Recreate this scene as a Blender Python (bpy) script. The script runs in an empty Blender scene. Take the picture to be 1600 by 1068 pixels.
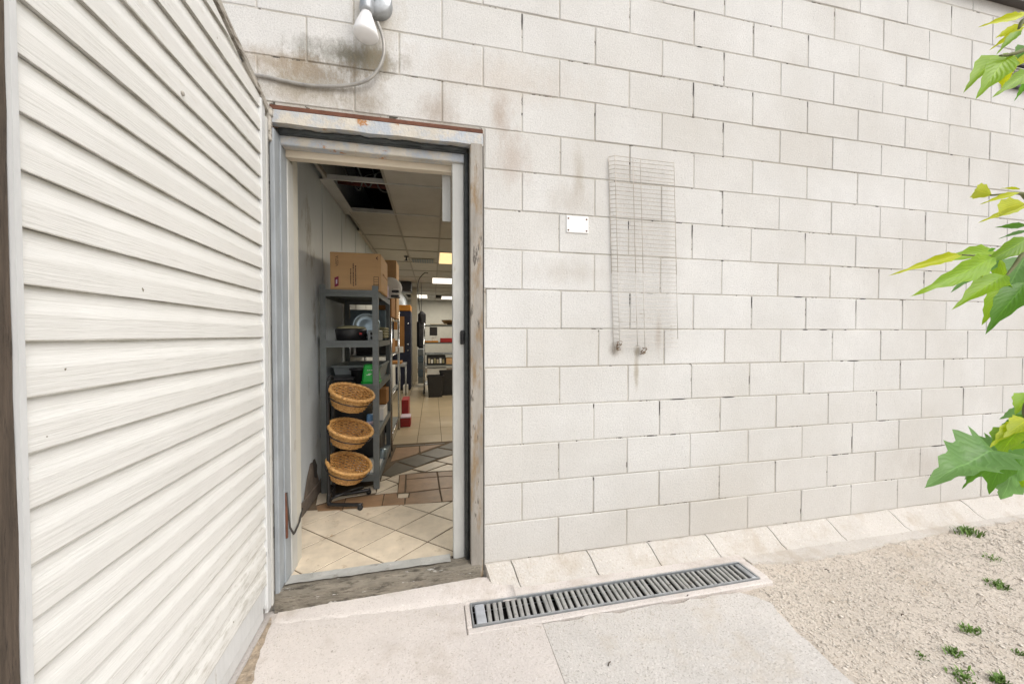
import bpy, math, random
from mathutils import Vector, Matrix
R = math.radians
random.seed(7)
sc = bpy.context.scene
COL = sc.collection

# ------------------------------------------------------------------ camera
F_PX, YAW, PITCH = 570.65, 0.2138, -0.0200
CAM = Vector((-0.2498, -1.8304, 1.169))
cd = bpy.data.cameras.new('camera'); cam = bpy.data.objects.new('camera', cd); COL.objects.link(cam)
cam.location = CAM; cam.rotation_euler = (R(90) + PITCH, 0, -YAW)
cd.sensor_width = 36; cd.lens = F_PX / 1600 * 36; cd.clip_start = 0.02; cd.clip_end = 2000
sc.camera = cam

# ------------------------------------------------------------------ world: bright overcast sky
SUN_EL, SUN_AZ = 46, 143           # azimuth measured from +Y clockwise: behind the camera, to the right
w = bpy.data.worlds.new('World'); sc.world = w; w.use_nodes = True
nt = w.node_tree; bg = nt.nodes['Background']
sky = nt.nodes.new('ShaderNodeTexSky'); sky.sky_type = 'NISHITA'; sky.sun_disc = False
sky.sun_elevation = R(SUN_EL); sky.sun_rotation = R(SUN_AZ); sky.dust_density = 4; sky.air_density = 1.2
hs = nt.nodes.new('ShaderNodeHueSaturation'); hs.inputs['Saturation'].default_value = 0.46
nt.links.new(sky.outputs[0], hs.inputs['Color']); nt.links.new(hs.outputs[0], bg.inputs[0])
bg.inputs[1].default_value = 0.13
sd = bpy.data.lights.new('sun', 'SUN'); sun = bpy.data.objects.new('sun', sd); COL.objects.link(sun)
sd.energy = 1.0; sd.angle = R(40); sd.color = (1, 0.992, 0.97)
az, el = R(SUN_AZ), R(SUN_EL)
sdir = Vector((math.sin(az) * math.cos(el), math.cos(az) * math.cos(el), math.sin(el)))
sun.rotation_euler = sdir.to_track_quat('Z', 'Y').to_euler(); sun.location = sdir * 20
vs = sc.view_settings; vs.view_transform = 'Standard'; vs.look = 'None'; vs.gamma = 1; vs.use_curve_mapping = False
vs.exposure = 0.40

# ------------------------------------------------------------------ measuring helper: a photo pixel to a point in the place
def _ray(px, py):
    x = (px - 800) / F_PX; y = -(py - 534) / F_PX
    c, s = math.cos(PITCH), math.sin(PITCH); fw = c - s * y; up = s + c * y
    c, s = math.cos(YAW), math.sin(YAW)
    return Vector((c * x + s * fw, -s * x + c * fw, up))
def at(px, py, Y=None, Z=None, X=None):
    r = _ray(px, py)
    t = (Y - CAM.y) / r.y if Y is not None else (Z - CAM.z) / r.z if Z is not None else (X - CAM.x) / r.x
    return CAM + r * t

# ------------------------------------------------------------------ object helpers
ROOT = {}
def tag(o, label=None, cat=None, group=None, kind=None):
    for k, v in (('label', label), ('category', cat), ('group', group), ('kind', kind)):
        if v: o[k] = v
    return o
def thing(name, label, cat, loc=(0, 0, 0), group=None, rz=0, kind=None):
    o = bpy.data.objects.new(name, None); COL.objects.link(o); o.empty_display_size = 0.1
    o.location = loc; o.rotation_euler = (0, 0, rz); ROOT[o.name] = Vector(loc) if not rz else Vector((0, 0, 0))
    return tag(o, label, cat, group, kind)
class MB:
    def __init__(s): s.v = []; s.f = []; s.sm = []
    def add(s, vs_, fs, smooth=False):
        b = len(s.v); s.v += [Vector(p) for p in vs_]; s.f += [tuple(i + b for i in f) for f in fs]; s.sm += [smooth] * len(fs); return s
    def box(s, x0, x1, y0, y1, z0, z1, c=0):
        if c <= 0:
            p = [(x, y, z) for x in (x0, x1) for y in (y0, y1) for z in (z0, z1)]
            return s.add(p, [(0, 1, 3, 2), (4, 6, 7, 5), (0, 4, 5, 1), (2, 3, 7, 6), (0, 2, 6, 4), (1, 5, 7, 3)])
        m = Vector(((x0 + x1) / 2, (y0 + y1) / 2, (z0 + z1) / 2)); h = Vector(((x1 - x0) / 2, (y1 - y0) / 2, (z1 - z0) / 2))
        c = min(c, h.x * .9, h.y * .9, h.z * .9); idx = {}; vv = []
        for sx in (-1, 1):
            for sy in (-1, 1):
                for sz in (-1, 1):
                    sg = Vector((sx, sy, sz))
                    for a in range(3):
                        q = Vector([sg[i] * (h[i] if i == a else h[i] - c) for i in range(3)])
                        idx[(sx, sy, sz, a)] = len(vv); vv.append(m + q)
        fs = []
        for a in range(3):
            b_, c_ = (a + 1) % 3, (a + 2) % 3
            for sg in (-1, 1):
                l = []
                for u, v in ((-1, -1), (1, -1), (1, 1), (-1, 1)):
                    k = [0, 0, 0]; k[a] = sg; k[b_] = u; k[c_] = v; l.append(idx[(*k, a)])
                fs.append(tuple(l if sg > 0 else l[::-1]))
        for a in range(3):
            b_, c_ = (a + 1) % 3, (a + 2) % 3
            for u in (-1, 1):
                for v in (-1, 1):
                    k0 = [0, 0, 0]; k1 = [0, 0, 0]; k0[a] = -1; k1[a] = 1
                    for k in (k0, k1): k[b_] = u; k[c_] = v
                    l = [idx[(*k0, b_)], idx[(*k1, b_)], idx[(*k1, c_)], idx[(*k0, c_)]]
                    fs.append(tuple(l if u * v > 0 else l[::-1]))
        for sx in (-1, 1):
            for sy in (-1, 1):
                for sz in (-1, 1):
                    l = [idx[(sx, sy, sz, a)] for a in range(3)]
                    fs.append(tuple(l if sx * sy * sz > 0 else l[::-1]))
        return s.add(vv, fs)
    def tube(s, path, r, n=8, cap=True, closed=False, smooth=True):
        path = [Vector(p) for p in path]; N = len(path); rr = r if callable(r) else (lambda i: r)
        vv = []; prev = None
        for i, p in enumerate(path):
            if closed: t = path[(i + 1) % N] - path[i - 1]
            else: t = path[min(i + 1, N - 1)] - path[max(i - 1, 0)]
            t.normalize()
            if prev is None:
                u = t.orthogonal().normalized()
            else:
                u = prev - t * prev.dot(t)
                u = u.normalized() if u.length > 1e-6 else t.orthogonal().normalized()
            prev = u; v = t.cross(u)
            for k in range(n):
                a = 2 * math.pi * k / n; vv.append(p + (u * math.cos(a) + v * math.sin(a)) * rr(i))
        fs = []
        for i in range(N if closed else N - 1):
            j = (i + 1) % N
            for k in range(n): fs.append((i * n + k, i * n + (k + 1) % n, j * n + (k + 1) % n, j * n + k))
        if cap and not closed:
            fs.append(tuple(range(n))[::-1]); fs.append(tuple((N - 1) * n + k for k in range(n)))
        return s.add(vv, fs, smooth)
    def lathe(s, prof, c, axis=(0, 0, 1), n=24, smooth=True):
        c = Vector(c); ax = Vector(axis).normalized(); u = ax.orthogonal().normalized(); v = ax.cross(u); vv = []
        for r, h in prof:
            for k in range(n):
                a = 2 * math.pi * k / n; vv.append(c + ax * h + (u * math.cos(a) + v * math.sin(a)) * r)
        fs = [(i * n + k, i * n + (k + 1) % n, (i + 1) * n + (k + 1) % n, (i + 1) * n + k) for i in range(len(prof) - 1) for k in range(n)]
        if prof[0][0] > 1e-5: fs.append(tuple(range(n))[::-1])
        if prof[-1][0] > 1e-5: fs.append(tuple((len(prof) - 1) * n + k for k in range(n)))
        return s.add(vv, fs, smooth)
    def prism(s, poly, z0, z1, inset=0):
        n = len(poly); top = poly
        if inset:
            cx = sum(p[0] for p in poly) / n; cy = sum(p[1] for p in poly) / n
            def sh(p):
                d = Vector((cx - p[0], cy - p[1])); L = d.length
                return (p[0] + d.x / L * inset, p[1] + d.y / L * inset) if L > inset else p
            top = [sh(p) for p in poly]
        vv = [(p[0], p[1], z0) for p in poly] + [(p[0], p[1], z1) for p in top]
        fs = [tuple(range(n))[::-1], tuple(range(n, 2 * n))] + [(i, (i + 1) % n, n + (i + 1) % n, n + i) for i in range(n)]
        return s.add(vv, fs)
    def mesh(s, name, mat, off=Vector((0, 0, 0))):
        me = bpy.data.meshes.new(name); me.from_pydata([p - off for p in s.v], [], s.f)
        me.polygons.foreach_set('use_smooth', s.sm); me.materials.append(mat); me.update(); return me
    def build(s, name, mat, parent=None, **kw):
        off = ROOT.get(parent.name, Vector((0, 0, 0))) if parent else Vector((0, 0, 0))
        o = bpy.data.objects.new(name, s.mesh(name, mat, off)); COL.objects.link(o)
        if parent: o.parent = parent; ROOT[o.name] = off
        return tag(o, **kw)
def inst(name, me, loc, parent, rot=(0, 0, 0), scale=(1, 1, 1)):
    o = bpy.data.objects.new(name, me); COL.objects.link(o)
    o.parent = parent; o.location = Vector(loc) - (ROOT.get(parent.name, Vector()) if parent else Vector())
    o.rotation_euler = rot; o.scale = scale; return o
def copy_tree(o, parent=None):
    c = o.copy(); COL.objects.link(c)
    if parent: c.parent = parent
    for ch in list(o.children): copy_tree(ch, c)
    return c

# ------------------------------------------------------------------ materials
def newmat(name):
    m = bpy.data.materials.new(name); m.use_nodes = True; return m, m.node_tree, m.node_tree.nodes['Principled BSDF']
def N(nt, t, **kw):
    n = nt.nodes.new(t)
    for k, v in kw.items():
        if k in ('operation', 'blend_type', 'data_type', 'feature', 'noise_dimensions', 'interpolation_type'): setattr(n, k, v)
        else: n.inputs[k].default_value = v
    return n
def noise(nt, vec, scale, detail=5, rough=.6):
    n = N(nt, 'ShaderNodeTexNoise', Scale=scale, Detail=detail, Roughness=rough); nt.links.new(vec, n.inputs['Vector']); return n.outputs['Fac']
def mrange(nt, val, a, b, c=0., d=1.):
    n = nt.nodes.new('ShaderNodeMapRange'); n.inputs[1].default_value = a; n.inputs[2].default_value = b
    n.inputs[3].default_value = c; n.inputs[4].default_value = d; nt.links.new(val, n.inputs[0]); return n.outputs[0]
def mix(nt, fac, a, b, blend='MIX'):
    n = nt.nodes.new('ShaderNodeMix'); n.data_type = 'RGBA'; n.blend_type = blend
    for sock, val in ((n.inputs[0], fac), (n.inputs[6], a), (n.inputs[7], b)):
        if hasattr(val, 'is_output'): nt.links.new(val, sock)
        elif isinstance(val, (int, float)): sock.default_value = val
        else: sock.default_value = (*val, 1)
    return n.outputs[2]
def math_(nt, op, a, b=None):
    n = nt.nodes.new('ShaderNodeMath'); n.operation = op
    for i, v in enumerate((a, b)):
        if v is None: continue
        if hasattr(v, 'is_output'): nt.links.new(v, n.inputs[i])
        else: n.inputs[i].default_value = v
    return n.outputs[0]
def pos(nt, scale=(1, 1, 1), kind='Position'):
    if kind == 'Position': o = nt.nodes.new('ShaderNodeNewGeometry').outputs['Position']
    else: o = nt.nodes.new('ShaderNodeTexCoord').outputs['Object']
    mp = nt.nodes.new('ShaderNodeMapping'); mp.inputs['Scale'].default_value = scale; nt.links.new(o, mp.inputs[0]); return mp.outputs[0]
def bump(nt, b, h, strength, dist=.01):
    n = nt.nodes.new('ShaderNodeBump'); n.inputs['Strength'].default_value = strength; n.inputs['Distance'].default_value = dist
    nt.links.new(h, n.inputs['Height'])
    if b.inputs['Normal'].is_linked: nt.links.new(b.inputs['Normal'].links[0].from_socket, n.inputs['Normal'])
    nt.links.new(n.outputs[0], b.inputs['Normal'])
def objrand(nt):
    return nt.nodes.new('ShaderNodeObjectInfo').outputs['Random']
def simple(name, col, rough=.6, metal=0, var=.12, vs=9, bmp=.1, bs=80, dirt=None, orand=0, stretch=(1, 1, 1), spec=.5, wear=None):
    """colour with soft variation, fine relief, optional blotches of dirt (colour, scale, threshold) and per-object tone"""
    m, nt, b = newmat(name); p = pos(nt, stretch)
    c = mix(nt, mrange(nt, noise(nt, p, vs), .3, .7), [x * (1 - var) for x in col], [min(1, x * (1 + var)) for x in col])
    if dirt: c = mix(nt, mrange(nt, noise(nt, p, dirt[1], 8, .7), dirt[2], dirt[2] + .12), c, dirt[0])
    if wear: c = mix(nt, mrange(nt, noise(nt, p, wear[1], 8, .75), wear[2], wear[2] + .05), c, wear[0])
    if orand: c = mix(nt, 1., c, mix(nt, objrand(nt), [1 - orand] * 3, [1, 1, 1]), 'MULTIPLY')
    nt.links.new(c, b.inputs['Base Color']); b.inputs['Roughness'].default_value = rough; b.inputs['Metallic'].default_value = metal
    b.inputs['Specular IOR Level'].default_value = spec
    if bmp: bump(nt, b, noise(nt, p, bs, 4), bmp)
    return m
M = {}
# painted block with stains of their own shape: (x, z, rx, rz, colour, amount)
STAINS = [(-.63, 2.455, .24, .07, (.12, .11, .075), .85), (-.74, 2.345, .16, .09, (.17, .145, .105), .75), (-.52, 2.47, .10, .09, (.2, .17, .1), .75),
          (-.55, 2.25, .10, .12, (.24, .19, .135), .6), (-.22, 2.25, .10, .10, (.3, .22, .16), .55), (.085, 2.27, .05, .12, (.36, .26, .19), .6), (-.95, 2.38, .35, .06, (.32, .24, .15), .65),
          (-.85, 2.27, .3, .1, (.34, .28, .2), .7), (.51, 2.02, .03, .14, (.40, .35, .28), .5), (.47, 1.87, .14, .09, (.46, .42, .37), .45), (.15, 2.06, .10, .13, (.42, .33, .27), .5),
          (.73, 1.09, .035, .035, (.26, .21, .15), .6), (.86, 1.08, .02, .025, (.2, .17, .12), .65), (.855, .96, .015, .10, (.35, .3, .22), .7), (-.5, 2.62, .12, .16, (.42, .36, .26), .55),
          (.99, 1.18, .02, .12, (.4, .33, .26), .5), (.05, 2.45, .5, .12, (.5, .42, .34), .35), (3.1, .28, .3, .12, (.46, .42, .38), .5), (.45, 1.5, .25, .06, (.46, .42, .37), .4)]
def wall_paint(name, base, mortar=False):
    m, nt, b = newmat(name); p = pos(nt)
    c = mix(nt, mrange(nt, noise(nt, p, 3.5), .3, .7), [x * .93 for x in base], [x * 1.04 for x in base])
    c = mix(nt, mrange(nt, noise(nt, p, 1.1, 4, .6), .38, .68), c, [x * y for x, y in zip(base, (.86, .845, .82))])
    c = mix(nt, mrange(nt, noise(nt, p, 120, 4, .8), .50, .72), c, [x * .74 for x in base])
    if not mortar:
        c = mix(nt, 1., c, mix(nt, objrand(nt), (.955, .945, .93), (1.0, 1.0, 1.0)), 'MULTIPLY')
        c = mix(nt, mrange(nt, noise(nt, p, 140, 2), .70, .76), c, (.2, .18, .15))
    n1 = noise(nt, pos(nt, (1, 1, .45)), 9, 7, .75); n2 = noise(nt, pos(nt, (1, 1, .6)), 42, 5, .8)
    sep = nt.nodes.new('ShaderNodeSeparateXYZ'); nt.links.new(p, sep.inputs[0])
    for x, z, rx, rz, cc, am in STAINS:
        dx = math_(nt, 'MULTIPLY', math_(nt, 'SUBTRACT', sep.outputs[0], x), 1 / rx)
        dz = math_(nt, 'MULTIPLY', math_(nt, 'SUBTRACT', sep.outputs[2], z), 1 / rz)
        d = math_(nt, 'SQRT', math_(nt, 'ADD', math_(nt, 'MULTIPLY', dx, dx), math_(nt, 'MULTIPLY', dz, dz)))
        d = math_(nt, 'ADD', d, math_(nt, 'MULTIPLY', math_(nt, 'SUBTRACT', n1, .5), 2.6))
        d = math_(nt, 'ADD', d, math_(nt, 'MULTIPLY', math_(nt, 'SUBTRACT', n2, .5), 1.2))
        c = mix(nt, mrange(nt, d, 1.25, .1, 0, am), c, cc)
    # splash and soil line along the foot of the wall
    z = math_(nt, 'ADD', sep.outputs[2], math_(nt, 'MULTIPLY', math_(nt, 'SUBTRACT', n1, .5), .12))
    c = mix(nt, mrange(nt, z, .5, -.02, 0, .3), c, (.50, .44, .37))
    if mortar:
        c = mix(nt, mrange(nt, noise(nt, pos(nt, (1, 1, 1)), 6, 6, .75), .575, .60), c, (.045, .04, .03))
        c = mix(nt, mrange(nt, noise(nt, p, 2.5, 4, .6), .42, .6, 0, .55), c, (.33, .29, .23))
    nt.links.new(c, b.inputs['Base Color']); b.inputs['Roughness'].default_value = .85
    bump(nt, b, noise(nt, p, 110, 6, .8), .9, .005); bump(nt, b, noise(nt, p, 18, 3), .3, .006)
    return m
M['block'] = wall_paint('painted_block', (.725, .722, .706))
M['mortar'] = wall_paint('mortar', (.64, .62, .58), True)
# vinyl siding: embossed grain, grime near the ground, grime and painted shade along the butt edges
def vinyl():
    m, nt, b = newmat('white_vinyl'); p = pos(nt, (1, 1, 1), 'Object'); ps = pos(nt, (60, 2.2, 60), 'Object')
    c = mix(nt, mrange(nt, noise(nt, p, 3), .3, .7), (.745, .742, .712), (.805, .802, .775))
    gr = noise(nt, ps, 3, 5, .65)
    c = mix(nt, mrange(nt, gr, .58, .68, 0, .38), c, (.55, .55, .51))
    sep = nt.nodes.new('ShaderNodeSeparateXYZ'); nt.links.new(p, sep.inputs[0]); z = sep.outputs[2]; u = math_(nt, 'MULTIPLY', sep.outputs[1], -1)
    pd = noise(nt, pos(nt, (1, 2, 9), 'Object'), 6, 7, .75)
    low = math_(nt, 'ADD', mrange(nt, z, .8, .1, 0, .22), mrange(nt, u, .6, .1, 0, .05))
    thr = math_(nt, 'SUBTRACT', pd, math_(nt, 'SUBTRACT', .70, low))
    c = mix(nt, mrange(nt, thr, 0, .16, 0, .6), c, (.37, .35, .29))
    tp = math_(nt, 'SUBTRACT', pd, mrange(nt, z, 1.0, 2.1, .72, .56))
    c = mix(nt, mrange(nt, tp, 0, .12, 0, .45), c, (.50, .45, .33))
    c = mix(nt, mrange(nt, noise(nt, p, 30, 3, .5), .765, .775), c, (.2, .17, .12))
    # grime in the joint under each butt edge, with the lap's shade painted in
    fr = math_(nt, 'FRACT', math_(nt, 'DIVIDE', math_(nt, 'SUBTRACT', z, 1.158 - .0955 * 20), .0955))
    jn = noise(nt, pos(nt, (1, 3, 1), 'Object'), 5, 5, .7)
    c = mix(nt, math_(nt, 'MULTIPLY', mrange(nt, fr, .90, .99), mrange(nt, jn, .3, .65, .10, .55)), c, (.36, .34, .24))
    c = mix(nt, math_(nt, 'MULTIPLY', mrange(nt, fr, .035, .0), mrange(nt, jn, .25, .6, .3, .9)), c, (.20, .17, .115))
    nt.links.new(c, b.inputs['Base Color']); b.inputs['Roughness'].default_value = .42
    bump(nt, b, gr, .7, .003); bump(nt, b, noise(nt, p, 4, 2), .3, .01)
    return m
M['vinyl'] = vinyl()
M['trim'] = simple('white_trim', (.62, .63, .63), .45, var=.06, dirt=((.30, .27, .2), 9, .62), stretch=(6, 6, 1))
M['old_trim'] = simple('weathered_trim', (.46, .43, .38), .7, var=.2, dirt=((.14, .115, .085), 10, .5), bmp=.4, stretch=(4, 1, 4), wear=((.66, .64, .6), 16, .6))
def wood(name, a, b_, scale=(30, 30, 2)):
    m, nt, b = newmat(name); p = pos(nt, scale); g = noise(nt, p, 2.2, 8, .7)
    c = mix(nt, mrange(nt, g, .3, .7), a, b_); c = mix(nt, mrange(nt, noise(nt, p, 5, 6, .8), .55, .68), c, [x * .4 for x in a])
    nt.links.new(c, b.inputs['Base Color']); b.inputs['Roughness'].default_value = .85; bump(nt, b, g, .8, .006); return m
M['old_wood'] = wood('weathered_wood', (.045, .033, .023), (.135, .10, .072))
M['sill_wood'] = simple('weathered_sill', (.22, .195, .155), .85, var=.3, vs=6, dirt=((.075, .065, .05), 11, .50), wear=((.62, .60, .56), 10, .60), bmp=.7, bs=40, stretch=(1, 4, 5))
M['frame_paint'] = simple('chipped_frame_paint', (.52, .48, .41), .5, var=.18, vs=5, dirt=((.40, .43, .47), 7, .47), wear=((.38, .17, .05), 8, .595), bmp=.4)
M['jamb_right'] = simple('rusting_jamb', (.31, .285, .25), .55, var=.35, vs=3, dirt=((.24, .165, .09), 4, .50), wear=((.10, .085, .07), 6, .585), bmp=.35, stretch=(4, 3, .8))
M['jamb_blue'] = simple('grey_blue_jamb', (.31, .335, .355), .6, var=.15, vs=6, dirt=((.30, .29, .27), 7, .6), stretch=(2, 2, 1))
M['jamb_white'] = simple('off_white_jamb', (.50, .50, .475), .55, var=.12, vs=6, dirt=((.36, .33, .27), 8, .62), stretch=(2, 2, .7))
M['cream'] = simple('cream_header', (.66, .58, .46), .5, var=.1, vs=4, dirt=((.4, .3, .17), 10, .64))
M['sill_plate'] = simple('worn_sill_plate', (.42, .42, .40), .6, var=.2, vs=8, dirt=((.2, .18, .14), 13, .56), wear=((.62, .61, .58), 15, .62), bmp=.3)
M['weather'] = simple('black_weatherstrip', (.035, .04, .04), .6, var=.5, vs=12, dirt=((.3, .3, .27), 18, .66), bmp=.6, bs=40, stretch=(1, 4, 4))
M['rust'] = simple('rusty_steel', (.125, .048, .026), .8, var=.4, vs=14, bmp=.4)
M['gap'] = simple('caulk_and_gap_shade', (.05, .045, .04), .9, var=.3)
M['galv'] = simple('galvanised_steel', (.42, .44, .46), .45, .6, var=.18, vs=25, dirt=((.2, .15, .1), 22, .68))
M['conduit'] = simple('dull_conduit', (.36, .345, .32), .5, .3, var=.2, vs=30)
M['grate'] = simple('grate_steel', (.37, .37, .355), .6, .1, var=.25, vs=20, dirt=((.12, .1, .08), 20, .58), bmp=.3)
M['grate_end'] = simple('pale_grate_end', (.42, .44, .47), .6, 0, var=.2, vs=20)
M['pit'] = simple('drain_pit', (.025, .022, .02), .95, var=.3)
M['bulb'] = simple('white_bulb', (.8, .8, .8), .25, var=.02, bmp=0)
M['plate'] = simple('white_plate', (.82, .82, .81), .3, var=.02, vs=20, bmp=.03)
M['wire'] = simple('painted_wire', (.50, .455, .40), .55, var=.25, vs=15, dirt=((.28, .16, .08), 14, .60))
M['wire_pale'] = simple('wall_painted_wire', (.60, .57, .53), .7, var=.15, vs=15, dirt=((.27, .20, .13), 16, .58))
M['wire_rust'] = simple('rusty_wire', (.20, .14, .09), .8, var=.4, vs=30)
M['coping'] = simple('roof_edge_metal', (.07, .06, .055), .5, var=.2)
# ground
def concrete(name, a, spots, sscale, bs=120, bst=.4, blot=None):
    m, nt, b = newmat(name); p = pos(nt)
    c = mix(nt, mrange(nt, noise(nt, p, 4, 6), .3, .7), [x * .92 for x in a], [x * 1.06 for x in a])
    for cc, sc_, t0, t1 in spots: c = mix(nt, mrange(nt, noise(nt, p, sc_, 3, .6), t0, t1), c, cc)
    if blot: c = mix(nt, mrange(nt, noise(nt, p, blot[1], 7, .7), blot[2], blot[2] + .15, 0, .7), c, blot[0])
    nt.links.new(c, b.inputs['Base Color']); b.inputs['Roughness'].default_value = .9
    bump(nt, b, noise(nt, p, bs, 5, .75), bst, .004)
    v = N(nt, 'ShaderNodeTexVoronoi', Scale=bs * .8); nt.links.new(p, v.inputs['Vector']); bump(nt, b, v.outputs['Distance'], bst * .6, .004)
    return m
M['slab'] = concrete('pink_concrete', (.665, .615, .578), [((.52, .475, .435), 150, .55, .66), ((.34, .30, .26), 75, .69, .74), ((.74, .71, .68), 110, .62, .7)], 1, 130, .5, ((.45, .39, .33), 2.6, .52))
M['aggregate'] = concrete('grey_aggregate_concrete', (.625, .595, .56), [((.76, .73, .70), 150, .6, .68), ((.40, .37, .335), 120, .58, .68), ((.28, .25, .22), 80, .68, .74)], 1, 140, .7, ((.55, .485, .40), 2.6, .5))
M['sand'] = concrete('sandy_ground', (.60, .535, .46), [((.74, .68, .6), 90, .58, .68), ((.34, .28, .22), 110, .56, .66), ((.20, .16, .12), 60, .67, .73)], 1, 110, .9, ((.46, .38, .29), 2.5, .55))
M['footing'] = concrete('footing_concrete', (.585, .55, .505), [((.48, .42, .35), 130, .57, .68), ((.33, .28, .22), 70, .68, .74), ((.72, .69, .64), 90, .62, .7)], 1, 110, .8, ((.46, .395, .32), 3.5, .52))
M['pebble'] = simple('pebbles', (.64, .585, .515), .85, var=.35, vs=120, bmp=.1, dirt=((.40, .325, .25), 160, .60), wear=((.76, .71, .64), 140, .62))
M['soil'] = simple('brown_soil', (.36, .29, .215), .95, var=.35, vs=40, bmp=.8, dirt=((.60, .55, .49), 30, .55))
M['grass'] = simple('weed_green', (.13, .23, .04), .6, var=.4, vs=30, bmp=0)
def leafmat(name, a, b_, pale=.3):
    m, nt, b = newmat(name); p = pos(nt, (1, 1, 1), 'Object')
    c = mix(nt, mrange(nt, noise(nt, pos(nt), 14, 4), .3, .7), a, b_)
    c = mix(nt, 1., c, mix(nt, objrand(nt), (.75, .78, .7), (1.12, 1.1, 1.1)), 'MULTIPLY')
    uvn = nt.nodes.new('ShaderNodeUVMap'); sep = nt.nodes.new('ShaderNodeSeparateXYZ'); nt.links.new(uvn.outputs[0], sep.inputs[0])
    # veins: mid rib and slanted side veins from the leaf's own coordinates
    side = math_(nt, 'ABSOLUTE', sep.outputs[0]); ph = math_(nt, 'SINE', math_(nt, 'MULTIPLY', math_(nt, 'SUBTRACT', sep.outputs[1], math_(nt, 'MULTIPLY', side, .35)), 62))
    c = mix(nt, mrange(nt, ph, .80, 1, 0, .22), c, [min(1, x * 1.7) for x in b_]); c = mix(nt, mrange(nt, side, .05, .0, 0, .5), c, [min(1, x * 2.0) for x in b_])
    nt.links.new(c, b.inputs['Base Color']); b.inputs['Roughness'].default_value = .42
    bump(nt, b, ph, .15, .002)
    tr = nt.nodes.new('ShaderNodeBsdfTranslucent'); nt.links.new(mix(nt, .6, c, [min(1, x * 1.6) for x in b_]), tr.inputs[0])
    ms = nt.nodes.new('ShaderNodeMixShader'); ms.inputs[0].default_value = .5
    nt.links.new(b.outputs[0], ms.inputs[1]); nt.links.new(tr.outputs[0], ms.inputs[2]); nt.links.new(ms.outputs[0], nt.nodes['Material Output'].inputs[0]); return m
M['leaf_yellow'] = leafmat('young_leaf', (.42, .50, .012), (.58, .62, .02))
M['leaf_green'] = leafmat('green_leaf', (.14, .31, .015), (.30, .48, .02))
M['leaf_dark'] = leafmat('deep_green_leaf', (.06, .19, .02), (.13, .30, .03))
M['leaf_blue'] = leafmat('pale_green_leaf', (.10, .24, .06), (.19, .36, .11))
M['bark'] = simple('green_bark', (.16, .17, .07), .8, var=.3, bmp=.4)
# indoors
M['in_wall'] = simple('panel_wall', (.56, .60, .625), .5, var=.08, vs=3, dirt=((.27, .26, .235), 3.5, .58), bmp=.1, stretch=(1, 1, .5))
M['in_far'] = simple('far_wall', (.55, .53, .46), .6, var=.05)
M['peel'] = simple('bare_patch', (.16, .13, .105), .9, var=.3, vs=12, bmp=.5)
M['ceil'] = simple('ceiling_tile', (.60, .575, .52), .9, var=.06, vs=6, bmp=.5, bs=160, orand=.14, dirt=((.30, .27, .22), 110, .62))
M['tbar'] = simple('ceiling_bar', (.33, .31, .27), .5, var=.1)
M['tbar_pale'] = simple('pale_bar', (.55, .55, .52), .5, var=.1)
M['plenum'] = simple('ceiling_void', (.035, .032, .03), .9, var=.4)
M['pipe_red'] = simple('red_pipe', (.13, .03, .02), .6)
M['cream_tile'] = simple('cream_tile', (.68, .585, .455), .35, var=.16, vs=9, bmp=.05, orand=.14, dirt=((.38, .27, .16), 10, .60))
M['brown_tile'] = simple('brown_tile', (.33, .20, .11), .4, var=.22, vs=10, bmp=.05, orand=.2)
M['grey_tile'] = simple('grey_tile', (.12, .105, .075), .4, var=.22, vs=10, bmp=.05, orand=.2)
M['far_tile'] = simple('far_tile', (.50, .41, .28), .3, var=.08, vs=3, bmp=.03, orand=.1)
M['grout'] = simple('grout', (.13, .095, .06), .9, var=.2)
M['steel_grey'] = simple('grey_shelf_steel', (.16, .175, .175), .42, .35, var=.12, vs=20, dirt=((.15, .14, .12), 12, .66))
M['chrome'] = simple('chrome', (.65, .67, .70), .2, .95, var=.05, bmp=0)
M['black_metal'] = simple('black_metal', (.012, .012, .013), .38, var=.2, bmp=.02)
M['black_plastic'] = simple('black_plastic', (.02, .02, .022), .4, var=.2, bmp=.05)
M['tote_grey'] = simple('grey_plastic', (.22, .245, .25), .45, var=.06, bmp=.05)
M['green_plastic'] = simple('green_plastic', (.012, .36, .045), .3, var=.06, bmp=.03)
M['white_print'] = simple('white_print', (.8, .8, .78), .5, var=.02, bmp=0)
M['cardboard'] = simple('cardboard', (.58, .36, .18), .8, var=.05, vs=5, bmp=.1, stretch=(1, 1, 6))
M['cardboard_dark'] = simple('brown_board', (.35, .165, .05), .8, var=.1, bmp=.1)
M['ink'] = simple('dark_ink', (.06, .04, .035), .7, var=.1, bmp=0)
M['maroon'] = simple('maroon_ink', (.22, .02, .06), .6, var=.1, bmp=0)
M['pan_steel'] = simple('pan_steel', (.30, .37, .41), .3, .7, var=.1, vs=20, bmp=.03)
M['white_china'] = simple('white_plastic', (.80, .785, .75), .4, var=.04, bmp=.03)
M['navy'] = simple('navy_door', (.012, .016, .045), .35, var=.2, bmp=.02)
M['orange'] = simple('orange_plastic', (.55, .22, .02), .4, var=.15, bmp=.03)
M['red'] = simple('red_plastic', (.33, .02, .02), .45, var=.2, bmp=.05)
M['blue_panel'] = simple('blue_grey_panel', (.14, .19, .23), .4, .3, var=.15, bmp=.05)
M['pink'] = simple('pink_carton', (.62, .52, .62), .6, var=.1)
M['olive'] = simple('olive_linen', (.30, .28, .17), .9, var=.2, bmp=.4)
M['beige'] = simple('beige_paint', (.50, .44, .33), .6, var=.06)
M['bronze'] = simple('bronze_bowl', (.16, .10, .045), .4, .4, var=.3)
M['blue_can'] = simple('blue_can', (.12, .25, .45), .4, var=.2)
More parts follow.
